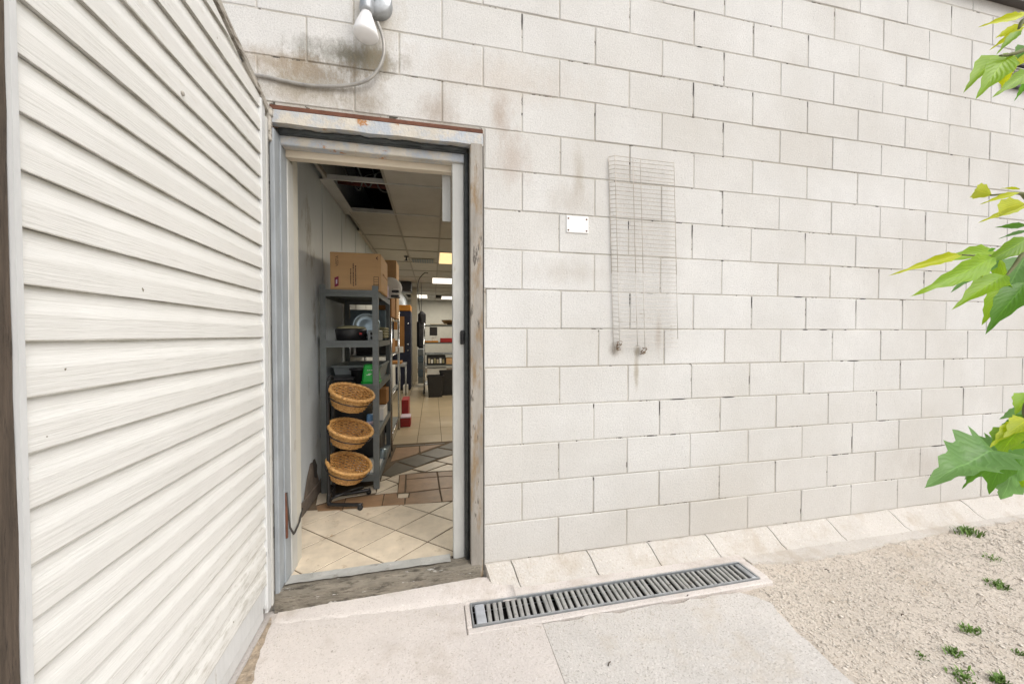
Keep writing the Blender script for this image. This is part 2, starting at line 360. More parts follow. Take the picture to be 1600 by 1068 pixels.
def wicker():
    m, nt, b = newmat('wicker'); p = pos(nt)
    c = mix(nt, mrange(nt, noise(nt, p, 70, 4), .3, .7), (.36, .165, .045), (.76, .45, .16))
    c = mix(nt, mrange(nt, noise(nt, p, 25, 4), .6, .7), c, (.16, .07, .02))
    nt.links.new(c, b.inputs['Base Color']); b.inputs['Roughness'].default_value = .42; bump(nt, b, noise(nt, p, 300, 3), .3, .002); return m
M['wicker'] = wicker()
def emit(name, col, s):
    m, nt, b = newmat(name); b.inputs['Base Color'].default_value = (*col, 1); b.inputs['Emission Color'].default_value = (*col, 1); b.inputs['Emission Strength'].default_value = s; return m
M['lamp_warm'] = emit('warm_light_panel', (1, .72, .36), .85)
M['lamp_white'] = emit('white_light_panel', (1, .93, .82), 1.1)

# ------------------------------------------------------------------ GROUND
GZ = -.09
gr = MB()
HX0, HX1, HY0, HY1 = -.085, 1.392, -.287, -.149       # opening of the drain
def quadz(mb, x0, x1, y0, y1, z): mb.add([(x0, y0, z), (x1, y0, z), (x1, y1, z), (x0, y1, z)], [(0, 1, 2, 3)])
for a in ((-900, HX0, -900, 900), (HX1, 900, -900, 900), (HX0, HX1, -900, HY0), (HX0, HX1, HY1, 900)): quadz(gr, *a, -.135)
gr.build('ground', M['sand'], kind='structure')
def rnd_edge(pts, amp, step):
    out = []
    for i in range(len(pts) - 1):
        a, b = Vector(pts[i]), Vector(pts[i + 1]); n = max(1, int((b - a).length / step))
        for k in range(n): out.append(a.lerp(b, k / n) + (Vector((random.uniform(-amp, amp), random.uniform(-amp, amp))) if 0 < k else Vector((0, 0))))
    out.append(Vector(pts[-1])); return [tuple(p) for p in out]
# concrete slab in front of the door
MB().prism(rnd_edge([(-6, .0), (-6, -6), (.20, -6), (.21, -.325), (-.115, -.325), (-.115, -.004)], .002, .2), -.2, -.084).build('concrete_slab', M['slab'], kind='structure')
MB().prism(rnd_edge([(.2125, -6), (1.3, -6)], .0, 9) + rnd_edge([(1.27, -1.4), (1.235, -.85), (1.25, -.60), (1.30, -.44), (1.21, -.345), (.2135, -.329)], .010, .05), -.2, -.089).build('aggregate_slab', M['aggregate'], kind='structure')
# pale concrete collar round the drain
cb = MB()
cb.box(-.112, 1.45, -.147, -.085, -.2, -.082, .006); cb.box(-.112, 1.44, -.322, -.289, -.2, -.084, .005); cb.box(-.112, -.088, -.288, -.148, -.2, -.083, .004); cb.box(1.395, 1.45, -.288, -.148, -.2, -.084, .006)
cb.build('drain_collar', M['slab'], kind='structure')
# sandy, uneven ground to the right
def hump(x, y):
    from mathutils import noise as mn
    return .008 * mn.noise(Vector((x * 2.1, y * 2.1, 1))) + .004 * mn.noise(Vector((x * 8, y * 8, 3))) + (.0016) * mn.noise(Vector((x * 34, y * 34, 5)))
def sand_z(x, y):
    z = GZ - .012 + hump(x, y)
    if y > -.16: z -= (y + .16) * .2
    # sinks under the slabs and the drain collar
    if x < 1.42 and y < -.06:
        if x < 1.24 + .0 * y: z = min(z, -.11)
        elif y > -.33: z = min(z, -.092 - (1.46 - x) * .1)
    return z
sg = MB(); nx, ny = 240, 120; X0, X1, Y0, Y1 = -.12, 5.6, -2.6, -.03
vv = []
for j in range(ny + 1):
    for i in range(nx + 1):
        x = X0 + (X1 - X0) * i / nx; y = Y0 + (Y1 - Y0) * j / ny
        vv.append((x, y, sand_z(x, y)))
fs = []
for j in range(ny):
    for i in range(nx):
        xa = X0 + (X1 - X0) * i / nx; xb = X0 + (X1 - X0) * (i + 1) / nx; ya = Y0 + (Y1 - Y0) * j / ny; yb = Y0 + (Y1 - Y0) * (j + 1) / ny
        if xb > HX0 - .02 and xa < HX1 + .02 and yb > HY0 - .02 and ya < HY1 + .02: continue
        q = j * (nx + 1) + i; fs.append((q, q + 1, q + nx + 2, q + nx + 1))
sg.add(vv, fs, True).build('gravel_ground', M['sand'], kind='structure')
# loose pebbles bedded in the sand: nobody could count them
pb = MB(); ico = [(0, 0, 1), (.9, 0, .3), (.28, .85, .3), (-.72, .53, .3), (-.72, -.53, .3), (.28, -.85, .3), (0, 0, -.5)]
icf = [(0, 1, 2), (0, 2, 3), (0, 3, 4), (0, 4, 5), (0, 5, 1), (6, 2, 1), (6, 3, 2), (6, 4, 3), (6, 5, 4), (6, 1, 5)]
V_, F_ = [], []
for i in range(34000):
    x = random.uniform(1.2, 4.6); y = -.07 - 1.5 * random.random() ** 1.15
    if y < -.07 - 1.45 + (0 if x < 2.6 else 0): pass
    if x < 1.30 and y > -.36: continue
    if x < 1.27: continue
    if y > -.30 and random.random() > (-.07 - y) / .23: continue
    s = random.choice((.003, .0035, .004, .005, .0065)) * random.uniform(.7, 1.2) * (1.0 if x < 3 else 1.3)
    if random.random() < .012: s *= 1.9
    a = random.uniform(0, 6.28); ca, sa = math.cos(a), math.sin(a); sx, sy = random.uniform(.8, 1.3), random.uniform(.7, 1.1); zz = sand_z(x, y) + s * random.uniform(-.25, .2); b0 = len(V_)
    for p in ico:
        px, py = p[0] * s * sx, p[1] * s * sy; V_.append((x + px * ca - py * sa, y + px * sa + py * ca, zz + p[2] * s * random.uniform(.55, .8)))
    F_ += [tuple(k + b0 for k in f) for f in icf]
pb.add(V_, F_, True).build('pebbles', M['pebble'], kind='stuff')

gt = MB(); V_, F_ = [], []
for i in range(2600):
    x = random.uniform(-.95, 1.3); y = -.33 - .75 * random.random()
    if random.random() < .4: y = -.33 - abs(random.gauss(0, .05)) if x > 0 else -.14 - abs(random.gauss(0, .05))
    s = random.choice((.0012, .0015, .002, .0028)) * random.uniform(.7, 1.2); b0 = len(V_); zz = (-.084 if x < .21 else -.089) + s * .3
    V_ += [(x + p[0] * s, y + p[1] * s, zz + p[2] * s * .7) for p in ico]; F_ += [tuple(k + b0 for k in f) for f in icf]
gt.add(V_, F_, True).build('grit', M['pebble'], kind='stuff')
# pale worn apron where the footing runs out into the gravel
MB().prism(rnd_edge([(1.40, -.10), (1.452, -.10), (1.455, -.17), (1.75, -.205), (2.3, -.19), (2.9, -.165), (3.6, -.15), (5.2, -.15), (5.2, -.09), (1.40, -.09)], .012, .045), -.13, -.0895, .012).build('footing_apron', M['footing'], kind='structure')
# brown soil washed up along the foot of the open door
dv = []
for i in range(30):
    y = -.05 - 1.0 * i / 29; x0_ = -.955 - .0284 * y
    for xx, zz in ((0, -.075), (.022 * min(1, i / 8) + random.uniform(-.006, .008), -.079), (.004 + .045 * min(1, i / 10) + random.uniform(-.008, .012), -.0835)): dv.append((x0_ + xx, y, zz + random.uniform(-.002, .002) * (zz > -.083)))
MB().add(dv, [(i * 3 + k, i * 3 + k + 1, (i + 1) * 3 + k + 1, (i + 1) * 3 + k)[::-1] for i in range(29) for k in range(2)]).build('soil', M['soil'], kind='stuff')
# sloping concrete footing along the foot of the wall, cracked into lengths
ft = thing('concrete_footing', 'sloping tan concrete footing cracked into lengths along the foot of the block wall', 'footing', (1.5, -.05, -.1))
cuts = [.004, .141, .561, .928, 1.304, 1.74, 2.191, 2.713, 3.39, 4.2, 4.95]
for a, b in zip(cuts, cuts[1:]):
    mb = MB(); n = 7; prof = [(.03, .0), (-.004, -.002), (-.03, -.022), (-.058, -.052), (-.078, -.074), (-.105, -.088), (-.13, -.105), (-.13, -.16), (.03, -.16)]
    vv = []; skew = random.uniform(.0, .05)
    for i in range(n + 1):
        t = i / n; xx = a + .003 + (b - a - .006) * t
        for k, (y, z) in enumerate(prof):
            j = random.uniform(-.0025, .0025) if 0 < k < 6 else 0
            ex = (-skew if i == 0 else 0) + (random.uniform(-.004, .004) if i in (0, n) else 0)
            vv.append((xx + (y * -.35), y + j, z + j))
    m_ = len(prof); fs = [(i * m_ + k, i * m_ + k + 1, (i + 1) * m_ + k + 1, (i + 1) * m_ + k) for i in range(n) for k in range(m_ - 1)]
    fs += [tuple(range(m_))[::-1], tuple(n * m_ + k for k in range(m_))]
    mb.add(vv, fs).build('footing_length', M['footing'], ft)

# ------------------------------------------------------------------ BLOCK WALL
wl = thing('block_wall', 'cream painted concrete block wall of the building with the doorway in it', 'wall', (0, .1, 0))
mt = MB()
mt.box(-1.797, -.955, .0033, .19, -.15, 3.6); mt.box(-.002, 4.897, .0033, .19, -.15, 3.6); mt.box(-.955, -.002, .0033, .19, 2.192, 3.6)
mt.build('mortar', M['mortar'], wl)
BW, BH, J = .4, .2, .0058
full = MB().box(-(BW - J) / 2, (BW - J) / 2, 0, .12, -(BH - J) / 2, (BH - J) / 2, .0028).mesh('concrete_block', M['block'])
shift = {4: .004, 5: .026, 6: .012, 10: .006}
for k in range(18):
    z0 = k * BH; z1 = min(z0 + BH, 3.497); off = (0 if k % 2 == 0 else .2) + shift.get(k, 0)
    n0 = math.floor((-2.0 - off) / BW)
    for n in range(n0, 14):
        xa, xb = n * BW + off, (n + 1) * BW + off
        if xa > 4.85 or xb < -1.75: continue
        xb = min(xb, 4.9); xa = max(xa, -1.8)
        if xb - xa < .05: continue
        segs = [(xa, xb)]
        if z0 < 2.19:
            segs = []
            if xa < -.952: segs.append((xa, min(xb, -.952)))
            if xb > .0: segs.append((max(xa, .0), xb))
        for a, b in segs:
            if b - a < .05: continue
            jy = random.uniform(-.0016, .0012); rr = (random.uniform(-.0022, .0022), random.uniform(-.0018, .0018), random.uniform(-.0035, .0035))
            c = ((a + b) / 2, jy, (z0 + z1) / 2)
            if abs(b - a - BW) < 1e-6 and z1 - z0 > .199: inst('concrete_block', full, c, wl, rr, (1 + random.uniform(-.004, .002), 1, 1 + random.uniform(-.010, .006)))
            elif False: pass
            else:
                me = MB().box(-(b - a - J) / 2, (b - a - J) / 2, 0, .12, -(z1 - z0 - J) / 2, (z1 - z0 - J) / 2, .0028).mesh('concrete_block', M['block']); inst('concrete_block', me, c, wl, rr)
jg = MB()        # places where the mortar has fallen out of the joints
for i in range(105):
    k = random.choice(range(2, 17)) if random.random() < .75 else random.randint(0, 8); x = random.uniform(.05, 4.6); L = random.choice((.012, .02, .035, .06, .1)) * random.uniform(.7, 1.3); z = k * BH
    if random.random() < .6:
        off = (0 if k % 2 == 0 else .2) + shift.get(k, 0); x = round((x - off) / BW) * BW + off; zt = z + BH - .006 - (random.random() < .25) * random.uniform(0, .1)
        if x < .05: continue
        L = min(L, .08); jg.add([(x - .0026, .0012, zt), (x + .0026, .0012, zt), (x + .0034, .0012, zt - L * .4), (x + .0012, .0012, zt - L), (x - .0012, .0012, zt - L), (x - .0030, .0012, zt - L * .5)], [(0, 5, 4, 3, 2, 1)])
    else:
        jg.add([(x, .0012, z), (x + L * .3, .0012, z - .0036), (x + L * .8, .0012, z - .0030), (x + L, .0012, z + .0008), (x + L * .6, .0012, z + .0030), (x + L * .2, .0012, z + .0026)], [(0, 1, 2, 3, 4, 5)])
jg.build('open_joint', M['gap'], wl, kind='stuff')
cp = thing('roof_edge', 'dark metal roof edge along the top of the block wall', 'roof edge', (2, 0, 3.5))
MB().box(-1.85, 4.95, -.05, .25, 3.50, 3.515, .002).box(-1.85, 4.95, -.055, -.045, 3.488, 3.66, .002).build('fascia', M['coping'], cp)
MB().box(-1.85, 4.95, -.03, .25, 3.64, 3.66).build('cap', M['coping'], cp)

# ------------------------------------------------------------------ DOOR FRAME
df = thing('door_frame', 'chipped and rusting steel frame round the open doorway', 'door frame', (-.47, 0, -.08))
FL, FR = -.952, -.001
MB().box(FL, FR, -.006, .03, 2.166, 2.188, .003).build('lintel_angle', M['rust'], df)
hb = MB(); n = 14
for i in range(n):           # head face, slightly dented
    xa, xb = FL + (FR - FL) * i / n, FL + (FR - FL) * (i + 1) / n
    za = 2.106 + .0025 * math.sin(i * 1.7); zb = 2.106 + .0025 * math.sin((i + 1) * 1.7)
    hb.add([(xa, -.012, za), (xb, -.012, zb), (xb, -.010, 2.164), (xa, -.010, 2.164), (xa, .035, za), (xb, .035, zb)], [(0, 1, 2, 3), (0, 4, 5, 1)])
hb.build('head', M['frame_paint'], df)
MB().box(-.066, FR - .003, -.012, .045, -.06, 2.115, .003).build('jamb', M['jamb_right'], df, label='brown and grey rust stained right jamb')
MB().box(FR - .003, FR + .003, -.004, .03, -.03, 2.166).build('caulk_line', M['gap'], df)
MB().box(FL, -.932, -.012, .045, -.075, 2.084, .003).build('jamb', M['jamb_blue'], df)
ws = MB(); path = [(-.93 + .85 * i / 22, .030 + random.uniform(-.004, .004), 2.094 + random.uniform(-.005, .005)) for i in range(23)]
ws.box(-.93, -.078, .030, .045, 2.080, 2.15); ws.tube(path, lambda i: .011 + .004 * math.sin(i * 2.3), 8)
ws.build('weatherstrip', M['weather'], df)
MB().box(-.089, -.068, .034, .06, 0, 2.084, .004).tube([(-.079, .034, z) for z in (0, .5, 1.2, 2.08)], .006, 8).build('weatherstrip', M['weather'], df)
MB().box(-.93, -.09, .047, .10, 2.040, 2.10, .004).build('head_stop', M['frame_paint'], df)
MB().box(-.93, -.13, .102, .15, 2.010, 2.07, .004).build('inner_header', M['cream'], df)
MB().box(-.150, -.0895, .062, .105, .004, 2.043, .004).build('stop', M['jamb_white'], df)
MB().box(-.146, -.07, .107, .19, .0, 2.009, .003).build('inner_jamb', M['jamb_white'], df)
MB().box(-.197, -.153, .1525, .160, 1.77, 2.06, .002).build('bent_trim', M['jamb_white'], df)
MB().box(-.945, -.927, .046, .115, .0, 2.09, .002).build('reveal', M['jamb_blue'], df)
MB().box(-.945, -.924, .116, .19, .0, 2.009, .003).build('reveal', M['jamb_white'], df)
MB().box(-.112, -.088, .048, .06, 1.12, 1.19, .004).box(-.106, -.094, .035, .05, 1.135, 1.175, .004).build('strike_plate', M['black_metal'], df)
lw = MB(); pts = [(-.921, .05, .43), (-.918, .052, .36), (-.912, .06, .26), (-.905, .085, .215), (-.915, .13, .20), (-.918, .20, .215), (-.93, .28, .25)]
lw.tube(pts, .0045, 8); lw.build('loose_cable', M['gap'], df)
MB().box(-.928, -.918, .046, .056, .215, .43, .002).build('rusty_strip', M['rust'], df)
# sill
sl = thing('door_sill', 'worn wooden sill with flaking grey paint under the open doorway', 'door sill', (-.47, 0, -.06))
sb = MB(); n = 26
vv = []
for i in range(n + 1):
    x = FL + .002 + (FR - FL - .02) * i / n; t = i / n
    lo = -.10
    for y, z in ((-.022, lo), (-.024, lo + .02), (-.020, -.014 + .01 * t), (-.008, .004 + .008 * t), (.05, .006 + .008 * t), (.098, .0), (.098, -.1)):
        vv.append((x, y + random.uniform(-.003, .003), z + random.uniform(-.003, .003)))
fs = [(i * 7 + k, i * 7 + k + 1, (i + 1) * 7 + k + 1, (i + 1) * 7 + k) for i in range(n) for k in range(6)]
sb.add(vv, [f[::-1] for f in fs] + [tuple(range(7)), tuple(n * 7 + k for k in range(7))[::-1]]).build('sill_board', M['sill_wood'], sl)
tp = MB(); vv = []
for i in range(n + 1):
    x = -.925 + .76 * i / n; t = i / n
    for y in (.022, .06, .096): vv.append((x, y + random.uniform(-.002, .002), .0125 + .008 * t + (.002 if y < .06 else -.004) + random.uniform(-.0012, .0012)))
tp.add(vv, [(i * 3 + k, (i + 1) * 3 + k, (i + 1) * 3 + k + 1, i * 3 + k + 1) for i in range(n) for k in range(2)]).build('sill_plate', M['sill_plate'], sl)
# low concrete lip on the slab before the sill
lv = []
for i in range(25):
    t = i / 24; x = -.935 + 1.07 * t; h = -.079 + .034 * min(t, (1 - t) * 7.5 * .87 if t > .87 else 1)
    for y, z in ((-.0225, h), (-.045 - .01 * t, h - .002), (-.075 - .025 * t, -.083 + .012 * t), (-.11 - .05 * t, -.0865), (-.11 - .05 * t, -.12), (-.0225, -.12)): lv.append((x, y + random.uniform(-.003, .003) * (z > -.085), z + random.uniform(-.001, .001)))
MB().add(lv, [(i * 6 + k, i * 6 + k + 1, (i + 1) * 6 + k + 1, (i + 1) * 6 + k) for i in range(24) for k in range(5)] + [tuple(range(6)), tuple(24 * 6 + k for k in range(6))[::-1]], True).build('slab_lip', M['slab'], kind='structure')

# ------------------------------------------------------------------ SIDING-CLAD DOOR, swung out at a right angle
dr = thing('siding_door', 'tall door clad in white vinyl lap siding, swung open on the left', 'door', (-.9489 - .0130, -.0, 0), rz=R(1.625))
# local axes: -y runs out along the door, +x is the clad face
DP = .0955
MB().box(-.05, -.004, -1.19, -.005, -.03, 2.15, .003).build('door_core', M['old_wood'], dr)
k0 = -11
z_base = 1.158
prof = [(.0125, .0), (.0128, .047), (.0116, .053), (.0060, .071), (.0025, .0965)]
nl = 22; seg = 14
for k in range(-11, 11):
    zb = z_base + DP * k; mb = MB(); vv = []; A = random.uniform(0, 6); am = random.uniform(.0003, .0011); tilt = random.uniform(-.0015, .0015)
    for i in range(seg + 1):
        y = -.106 - (1.066 - .106) * i / seg
        wob = am * math.sin(A + i * .55); zo = tilt * (i / seg - .5) + .0006 * math.sin(A * 2 + i * .8)
        vv.append((-.003, y, zb + zo + .0025))
        for x, z in prof: vv.append((x + wob, y, zb + z + zo))
    m_ = len(prof) + 1
    fs = [(i * m_ + j, i * m_ + j + 1, (i + 1) * m_ + j + 1, (i + 1) * m_ + j) for i in range(seg) for j in range(m_ - 1)]
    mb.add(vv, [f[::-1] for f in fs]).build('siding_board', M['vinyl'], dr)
# plain strip under the lowest board, channels each end, frame board at the hinge side
MB().box(-.004, .008, -1.07, -.105, .020, z_base - 11 * DP - .004, .002).build('bottom_strip', M['trim'], dr)
MB().box(-.03, -.002, -1.1, -.10, -.05, .006, .004).build('bottom_rail', M['trim'], dr)
MB().box(-.03, -.006, -1.1, -.10, .007, .030).build('shadow_gap', M['gap'], dr)  # dark strip standing in for the shadow line below the bottom strip
MB().box(-.004, .017, -.108, -.094, .0, 2.155, .002).build('channel', M['trim'], dr)
MB().box(-.004, .010, -.092, -.052, -.03, 2.155, .002).build('hinge_stile', M['trim'], dr)
MB().box(-.004, .014, -.050, -.030, -.03, 2.11, .003).build('hinge_stile', M['jamb_white'], dr)
MB().box(-.010, .006, -.0285, -.008, -.05, 2.14, .003).build('hinge_edge', M['old_trim'], dr)
ch = MB(); zt, zb_ = 2.2, -.05
ch.add([(x, y, z) for z in (zb_, zt) for x, y in ((-.004, -1.063), (.017, -1.063), (.017, -1.0735), (-.004, -1.0735))], [(0, 1, 5, 4), (1, 2, 6, 5), (2, 3, 7, 6), (3, 0, 4, 7), (4, 5, 6, 7)])
ch.build('channel', M['trim'], dr)
wd = MB(); vv = []
for i in range(31):
    z = -.08 + 2.3 * i / 30
    o_ = 0
    for x, y in ((-.03, -1.074 + o_ + random.uniform(-.0012, .0008)), (.010 + random.uniform(-.001, .001), -1.0745 + o_ + random.uniform(-.0015, .001)), (.009 + random.uniform(-.001, .001), -1.165 + o_), (-.03, -1.165 + o_)): vv.append((x, y, z))
wd.add(vv, [(i * 4 + k, i * 4 + (k + 1) % 4, (i + 1) * 4 + (k + 1) % 4, (i + 1) * 4 + k)[::-1] for i in range(30) for k in range(4)])
wd.build('edge_board', M['old_wood'], dr, label='weathered brown wooden edge board')
# crooked top board: rises towards the free end
def topz(y): return 2.158 + .30 * min(1, -y / 1.0) * (.95)
tb = MB(); vv = []
for i in range(13):
    y = -.01 - 1.1 * i / 12; zt = topz(y)
    for x, z in ((-.05, zt - .03), (.018, zt - .030), (.021, zt - .006), (.012, zt), (-.05, zt)): vv.append((x + random.uniform(-.0008, .0008), y, z + random.uniform(-.001, .001)))
tb.add(vv, [(i * 5 + k, i * 5 + (k + 1) % 5, (i + 1) * 5 + (k + 1) % 5, (i + 1) * 5 + k)[::-1] for i in range(12) for k in range(5)])
tb.build('top_board', M['old_trim'], dr)
# two more short laps tapering under the crooked top board
for k, ya in ((11, -.24),):
    zb = z_base + DP * k; mb = MB(); vv = []
    for i in range(seg + 1):
        y = ya - (1.066 + ya) * i / seg; lim = topz(y) - .036 - .012
        for x, z in [(-.003, .0025)] + prof: vv.append((x, y, min(zb + z, max(lim + z * .05, zb - .01))))
    m_ = len(prof) + 1; fs = [(i * m_ + j, i * m_ + j + 1, (i + 1) * m_ + j + 1, (i + 1) * m_ + j) for i in range(seg) for j in range(m_ - 1)]
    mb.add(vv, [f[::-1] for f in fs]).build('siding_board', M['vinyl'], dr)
MB().add([(x, y, z) for x in (-.03, -.0045) for y, z in ((-.02, 2.0), (-1.06, 2.0), (-1.06, topz(-1.06) - .05), (-.02, topz(-.02) - .03))], [(0, 1, 2, 3), (7, 6, 5, 4), (0, 3, 7, 4), (1, 5, 6, 2), (2, 6, 7, 3), (0, 4, 5, 1)]).build('backing', M['old_trim'], dr)
# rusty hinge bracket at the top corner, small hinge low down
MB().box(.002, .022, -.028, .0, 2.02, 2.16, .004).box(.004, .028, -.030, .002, 2.125, 2.165, .005).build('corner_bracket', M['old_trim'], dr)
MB().box(.004, .016, -.11, -.085, .225, .25, .003).build('hinge_pin', M['galv'], dr)
# torn nail hole in one board
MB().lathe([(.004, 0), (.007, .003), (.006, .007), (.001, .008)], (.010, -.625, 1.842), (1, .1, .1), 9).build('nail_head', M['old_trim'], dr)

# ------------------------------------------------------------------ DRAIN GRATE
dg = thing('drain_grate', 'long slotted steel drain grate set in the concrete beside the door', 'drain grate', (.65, -.22, -.1))
MB().box(HX0, HX1, HY0, HY0 + .008, -.125, -.081).box(HX0, HX1, HY1 - .008, HY1, -.125, -.080).box(HX0, HX0 + .006, HY0 + .009, HY1 - .009, -.125, -.081).box(HX1 - .006, HX1, HY0 + .009, HY1 - .009, -.125, -.081).build('frame', M['galv'], dg)
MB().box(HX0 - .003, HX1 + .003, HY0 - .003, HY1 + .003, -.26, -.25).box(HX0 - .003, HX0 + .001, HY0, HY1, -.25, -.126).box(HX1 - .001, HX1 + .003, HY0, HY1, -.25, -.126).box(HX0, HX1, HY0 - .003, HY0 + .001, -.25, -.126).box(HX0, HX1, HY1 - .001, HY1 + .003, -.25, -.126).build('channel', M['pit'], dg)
x = HX0 + .075; nb = 46; pitch = (HX1 - .04 - x) / nb
sl_me = MB().box(-.0090, .0090, HY0 + .013, HY1 - .013, -.014, 0, .003).mesh('slat', M['grate'])
for i in range(nb):
    o = inst('slat', sl_me, (x + pitch * (i + .5), 0, -.0835 + random.uniform(-.0012, .0008)), dg, (0, random.uniform(-.03, .03), R(-3) + random.uniform(-.02, .02)))
    o.location.y = -ROOT[dg.name].y
MB().box(HX0 + .018, HX0 + .062, HY0 + .011, HY1 - .013, -.10, -.0815, .003).build('end_plate', M['grate_end'], dg)
MB().box(HX1 - .036, HX1 - .008, HY0 + .011, HY1 - .013, -.10, -.083, .003).build('end_plate', M['galv'], dg)
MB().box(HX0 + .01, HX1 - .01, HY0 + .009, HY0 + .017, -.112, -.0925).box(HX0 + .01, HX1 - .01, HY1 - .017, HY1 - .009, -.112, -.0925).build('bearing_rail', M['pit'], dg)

# ------------------------------------------------------------------ LAMP AND CONDUIT
lm = thing('wall_lamp', 'white reflector bulb in a round steel box above the doorway', 'lamp', (-.505, -.03, 2.68))
MB().lathe([(.068, 0), (.068, -.045), (.064, -.05), (.02, -.052), (.001, -.052)], (-.495, .0, 2.70), (0, 1, 0), 28).build('junction_box', M['galv'], lm)
ax = Vector((-.04, .02, -1)).normalized()
MB().lathe([(.001, -.03), (.026, -.028), (.029, .0), (.030, .05), (.027, .062)], (-.528, -.085, 2.655), ax, 20).build('lamp_holder', M['galv'], lm)
MB().lathe([(.022, .055), (.024, .07), (.030, .085), (.046, .125), (.0535, .15), (.0545, .158), (.050, .166), (.030, .176), (.001, .18)], (-.528, -.085, 2.655), ax, 28).build('bulb', M['bulb'], lm)
MB().tube([(-.50, -.05, 2.70), (-.515, -.066, 2.69), (-.528, -.075, 2.67)], .014, 10).build('swivel', M['galv'], lm)
def spline(pts, n):
    pts = [Vector(p) for p in pts]; P = [pts[0] * 2 - pts[1]] + pts + [pts[-1] * 2 - pts[-2]]; out = []
    for i in range(1, len(P) - 2):
        for k in range(n):
            t = k / n; a, b, c, d = P[i - 1:i + 3]
            out.append(.5 * ((2 * b) + (c - a) * t + (2 * a - 5 * b + 4 * c - d) * t * t + (3 * b - a - 3 * c + d) * t ** 3))
    return out + [pts[-1]]
cpts = spline([(-.492, -.035, 2.60), (-.468, -.04, 2.534), (-.463, -.04, 2.463), (-.486, -.035, 2.392), (-.535, -.028, 2.338), (-.604, -.02, 2.311), (-.685, -.014, 2.296), (-.79, -.012, 2.287), (-.893, -.010, 2.294), (-.98, -.008, 2.303), (-1.15, -.008, 2.31)], 16)
cpts = [p for p in cpts]
tag(MB().tube(cpts, lambda i: .0085 if i % 2 else .0068, 8).build('flexible_conduit', M['conduit']), 'ribbed grey flexible conduit looping down from the wall lamp', 'conduit')

# ------------------------------------------------------------------ SMALL PLATE
pl = thing('blank_plate', 'small white plate held by four rusty screws on the block wall', 'wall plate', (.5, 0, 1.75))
MB().box(.4385, .562, -.008, -.0005, 1.706, 1.795, .002).build('plate', M['plate'], pl)
for sx in (.449, .551):
    for sz in (1.718, 1.779):
        MB().lathe([(.0045, 0), (.0042, .002), (.001, .003)], (sx, -.008, sz), (0, -1, 0), 10).build('screw', M['rust'], pl)

# ------------------------------------------------------------------ WIRE GUARD
wg = thing('wire_guard', 'wire mesh guard cage fixed on the block wall right of the white plate', 'wire guard', (.9, -.05, 1.6))
GX0, GX1, GT, GB, GY = .697, 1.052, 2.115, 1.085, -.035
def gx(x, z): return x + (.035 * (2.11 - z) / 1.0)
for i in range(56):
    z = GT - i * .0225
    if z < GB: break
    wm = M['wire'] if z > 1.50 else M['wire_pale']; e = random.uniform(-.002, .002)
    a, b = gx(GX0, z), gx(GX1, z)
    mb = MB().tube([(a - .02, -.004, z + .006), (a, GY, z + e), ((a + b) / 2, GY + random.uniform(-.003, .003), z + random.uniform(-.002, .002)), (b, GY, z - e)], .0017, 5, smooth=False)
    mb.build('cross_wire', wm, wg)
for x, m_, zb in ((GX0, 'wire', GB), (GX0 + .105, 'wire', GB + .02), (GX0 + .150, 'wire', GB), (GX1, 'wire', GB + .06), (GX0 - .02, 'wire', GB - .02)):
    yy = GY - .002 if x >= GX0 else -.006
    zs = [GT, 1.9, 1.7, 1.50]; MB().tube([(gx(x, z), yy, z) for z in zs], .0018, 6).build('upright_wire', M['wire'], wg)
    zs = [1.50, 1.3, zb]; MB().tube([(gx(x, z), yy, z) for z in zs], .0018, 6).build('upright_wire', M['wire_pale'], wg)
for cx_, cz in ((GX0 + .005, 1.11), (GX0 + .15, 1.085)):
    mb = MB(); p0 = Vector((gx(cx_, cz), GY + .012, cz)); pts = []
    for i in range(14): pts.append(p0 + Vector((random.uniform(-.022, .022), random.uniform(-.012, .012), random.uniform(-.03, .03))))
    mb.tube(spline(pts, 4), .0016, 5).build('rusted_tangle', M['wire_rust'], wg)

# ------------------------------------------------------------------ WALL VENT
vn = thing('wall_vent', 'louvred white vent high on the block wall behind the leaves', 'vent', (3.9, 0, 3.0))
VX0, VX1, VZ0, VZ1 = 3.70, 4.10, 2.925, 3.10
MB().box(VX0, VX1, -.025, -.001, VZ0, VZ0 + .018, .002).box(VX0, VX1, -.025, -.001, VZ1 - .018, VZ1, .002).box(VX0, VX0 + .018, -.024, -.001, VZ0 + .019, VZ1 - .019).box(VX1 - .018, VX1, -.024, -.001, VZ0 + .019, VZ1 - .019).build('frame', M['black_metal'], vn)
for i in range(6):
    z = VZ0 + .028 + i * .022
    MB().add([(VX0 + .02, -.028, z - .006), (VX1 - .02, -.028, z - .006), (VX1 - .02, -.008, z + .015), (VX0 + .02, -.008, z + .015), (VX0 + .02, -.026, z - .008), (VX1 - .02, -.026, z - .008), (VX1 - .02, -.006, z + .013), (VX0 + .02, -.006, z + .013)], [(0, 1, 2, 3), (7, 6, 5, 4), (0, 4, 5, 1), (2, 6, 7, 3)]).build('louvre', M['white_china'], vn)

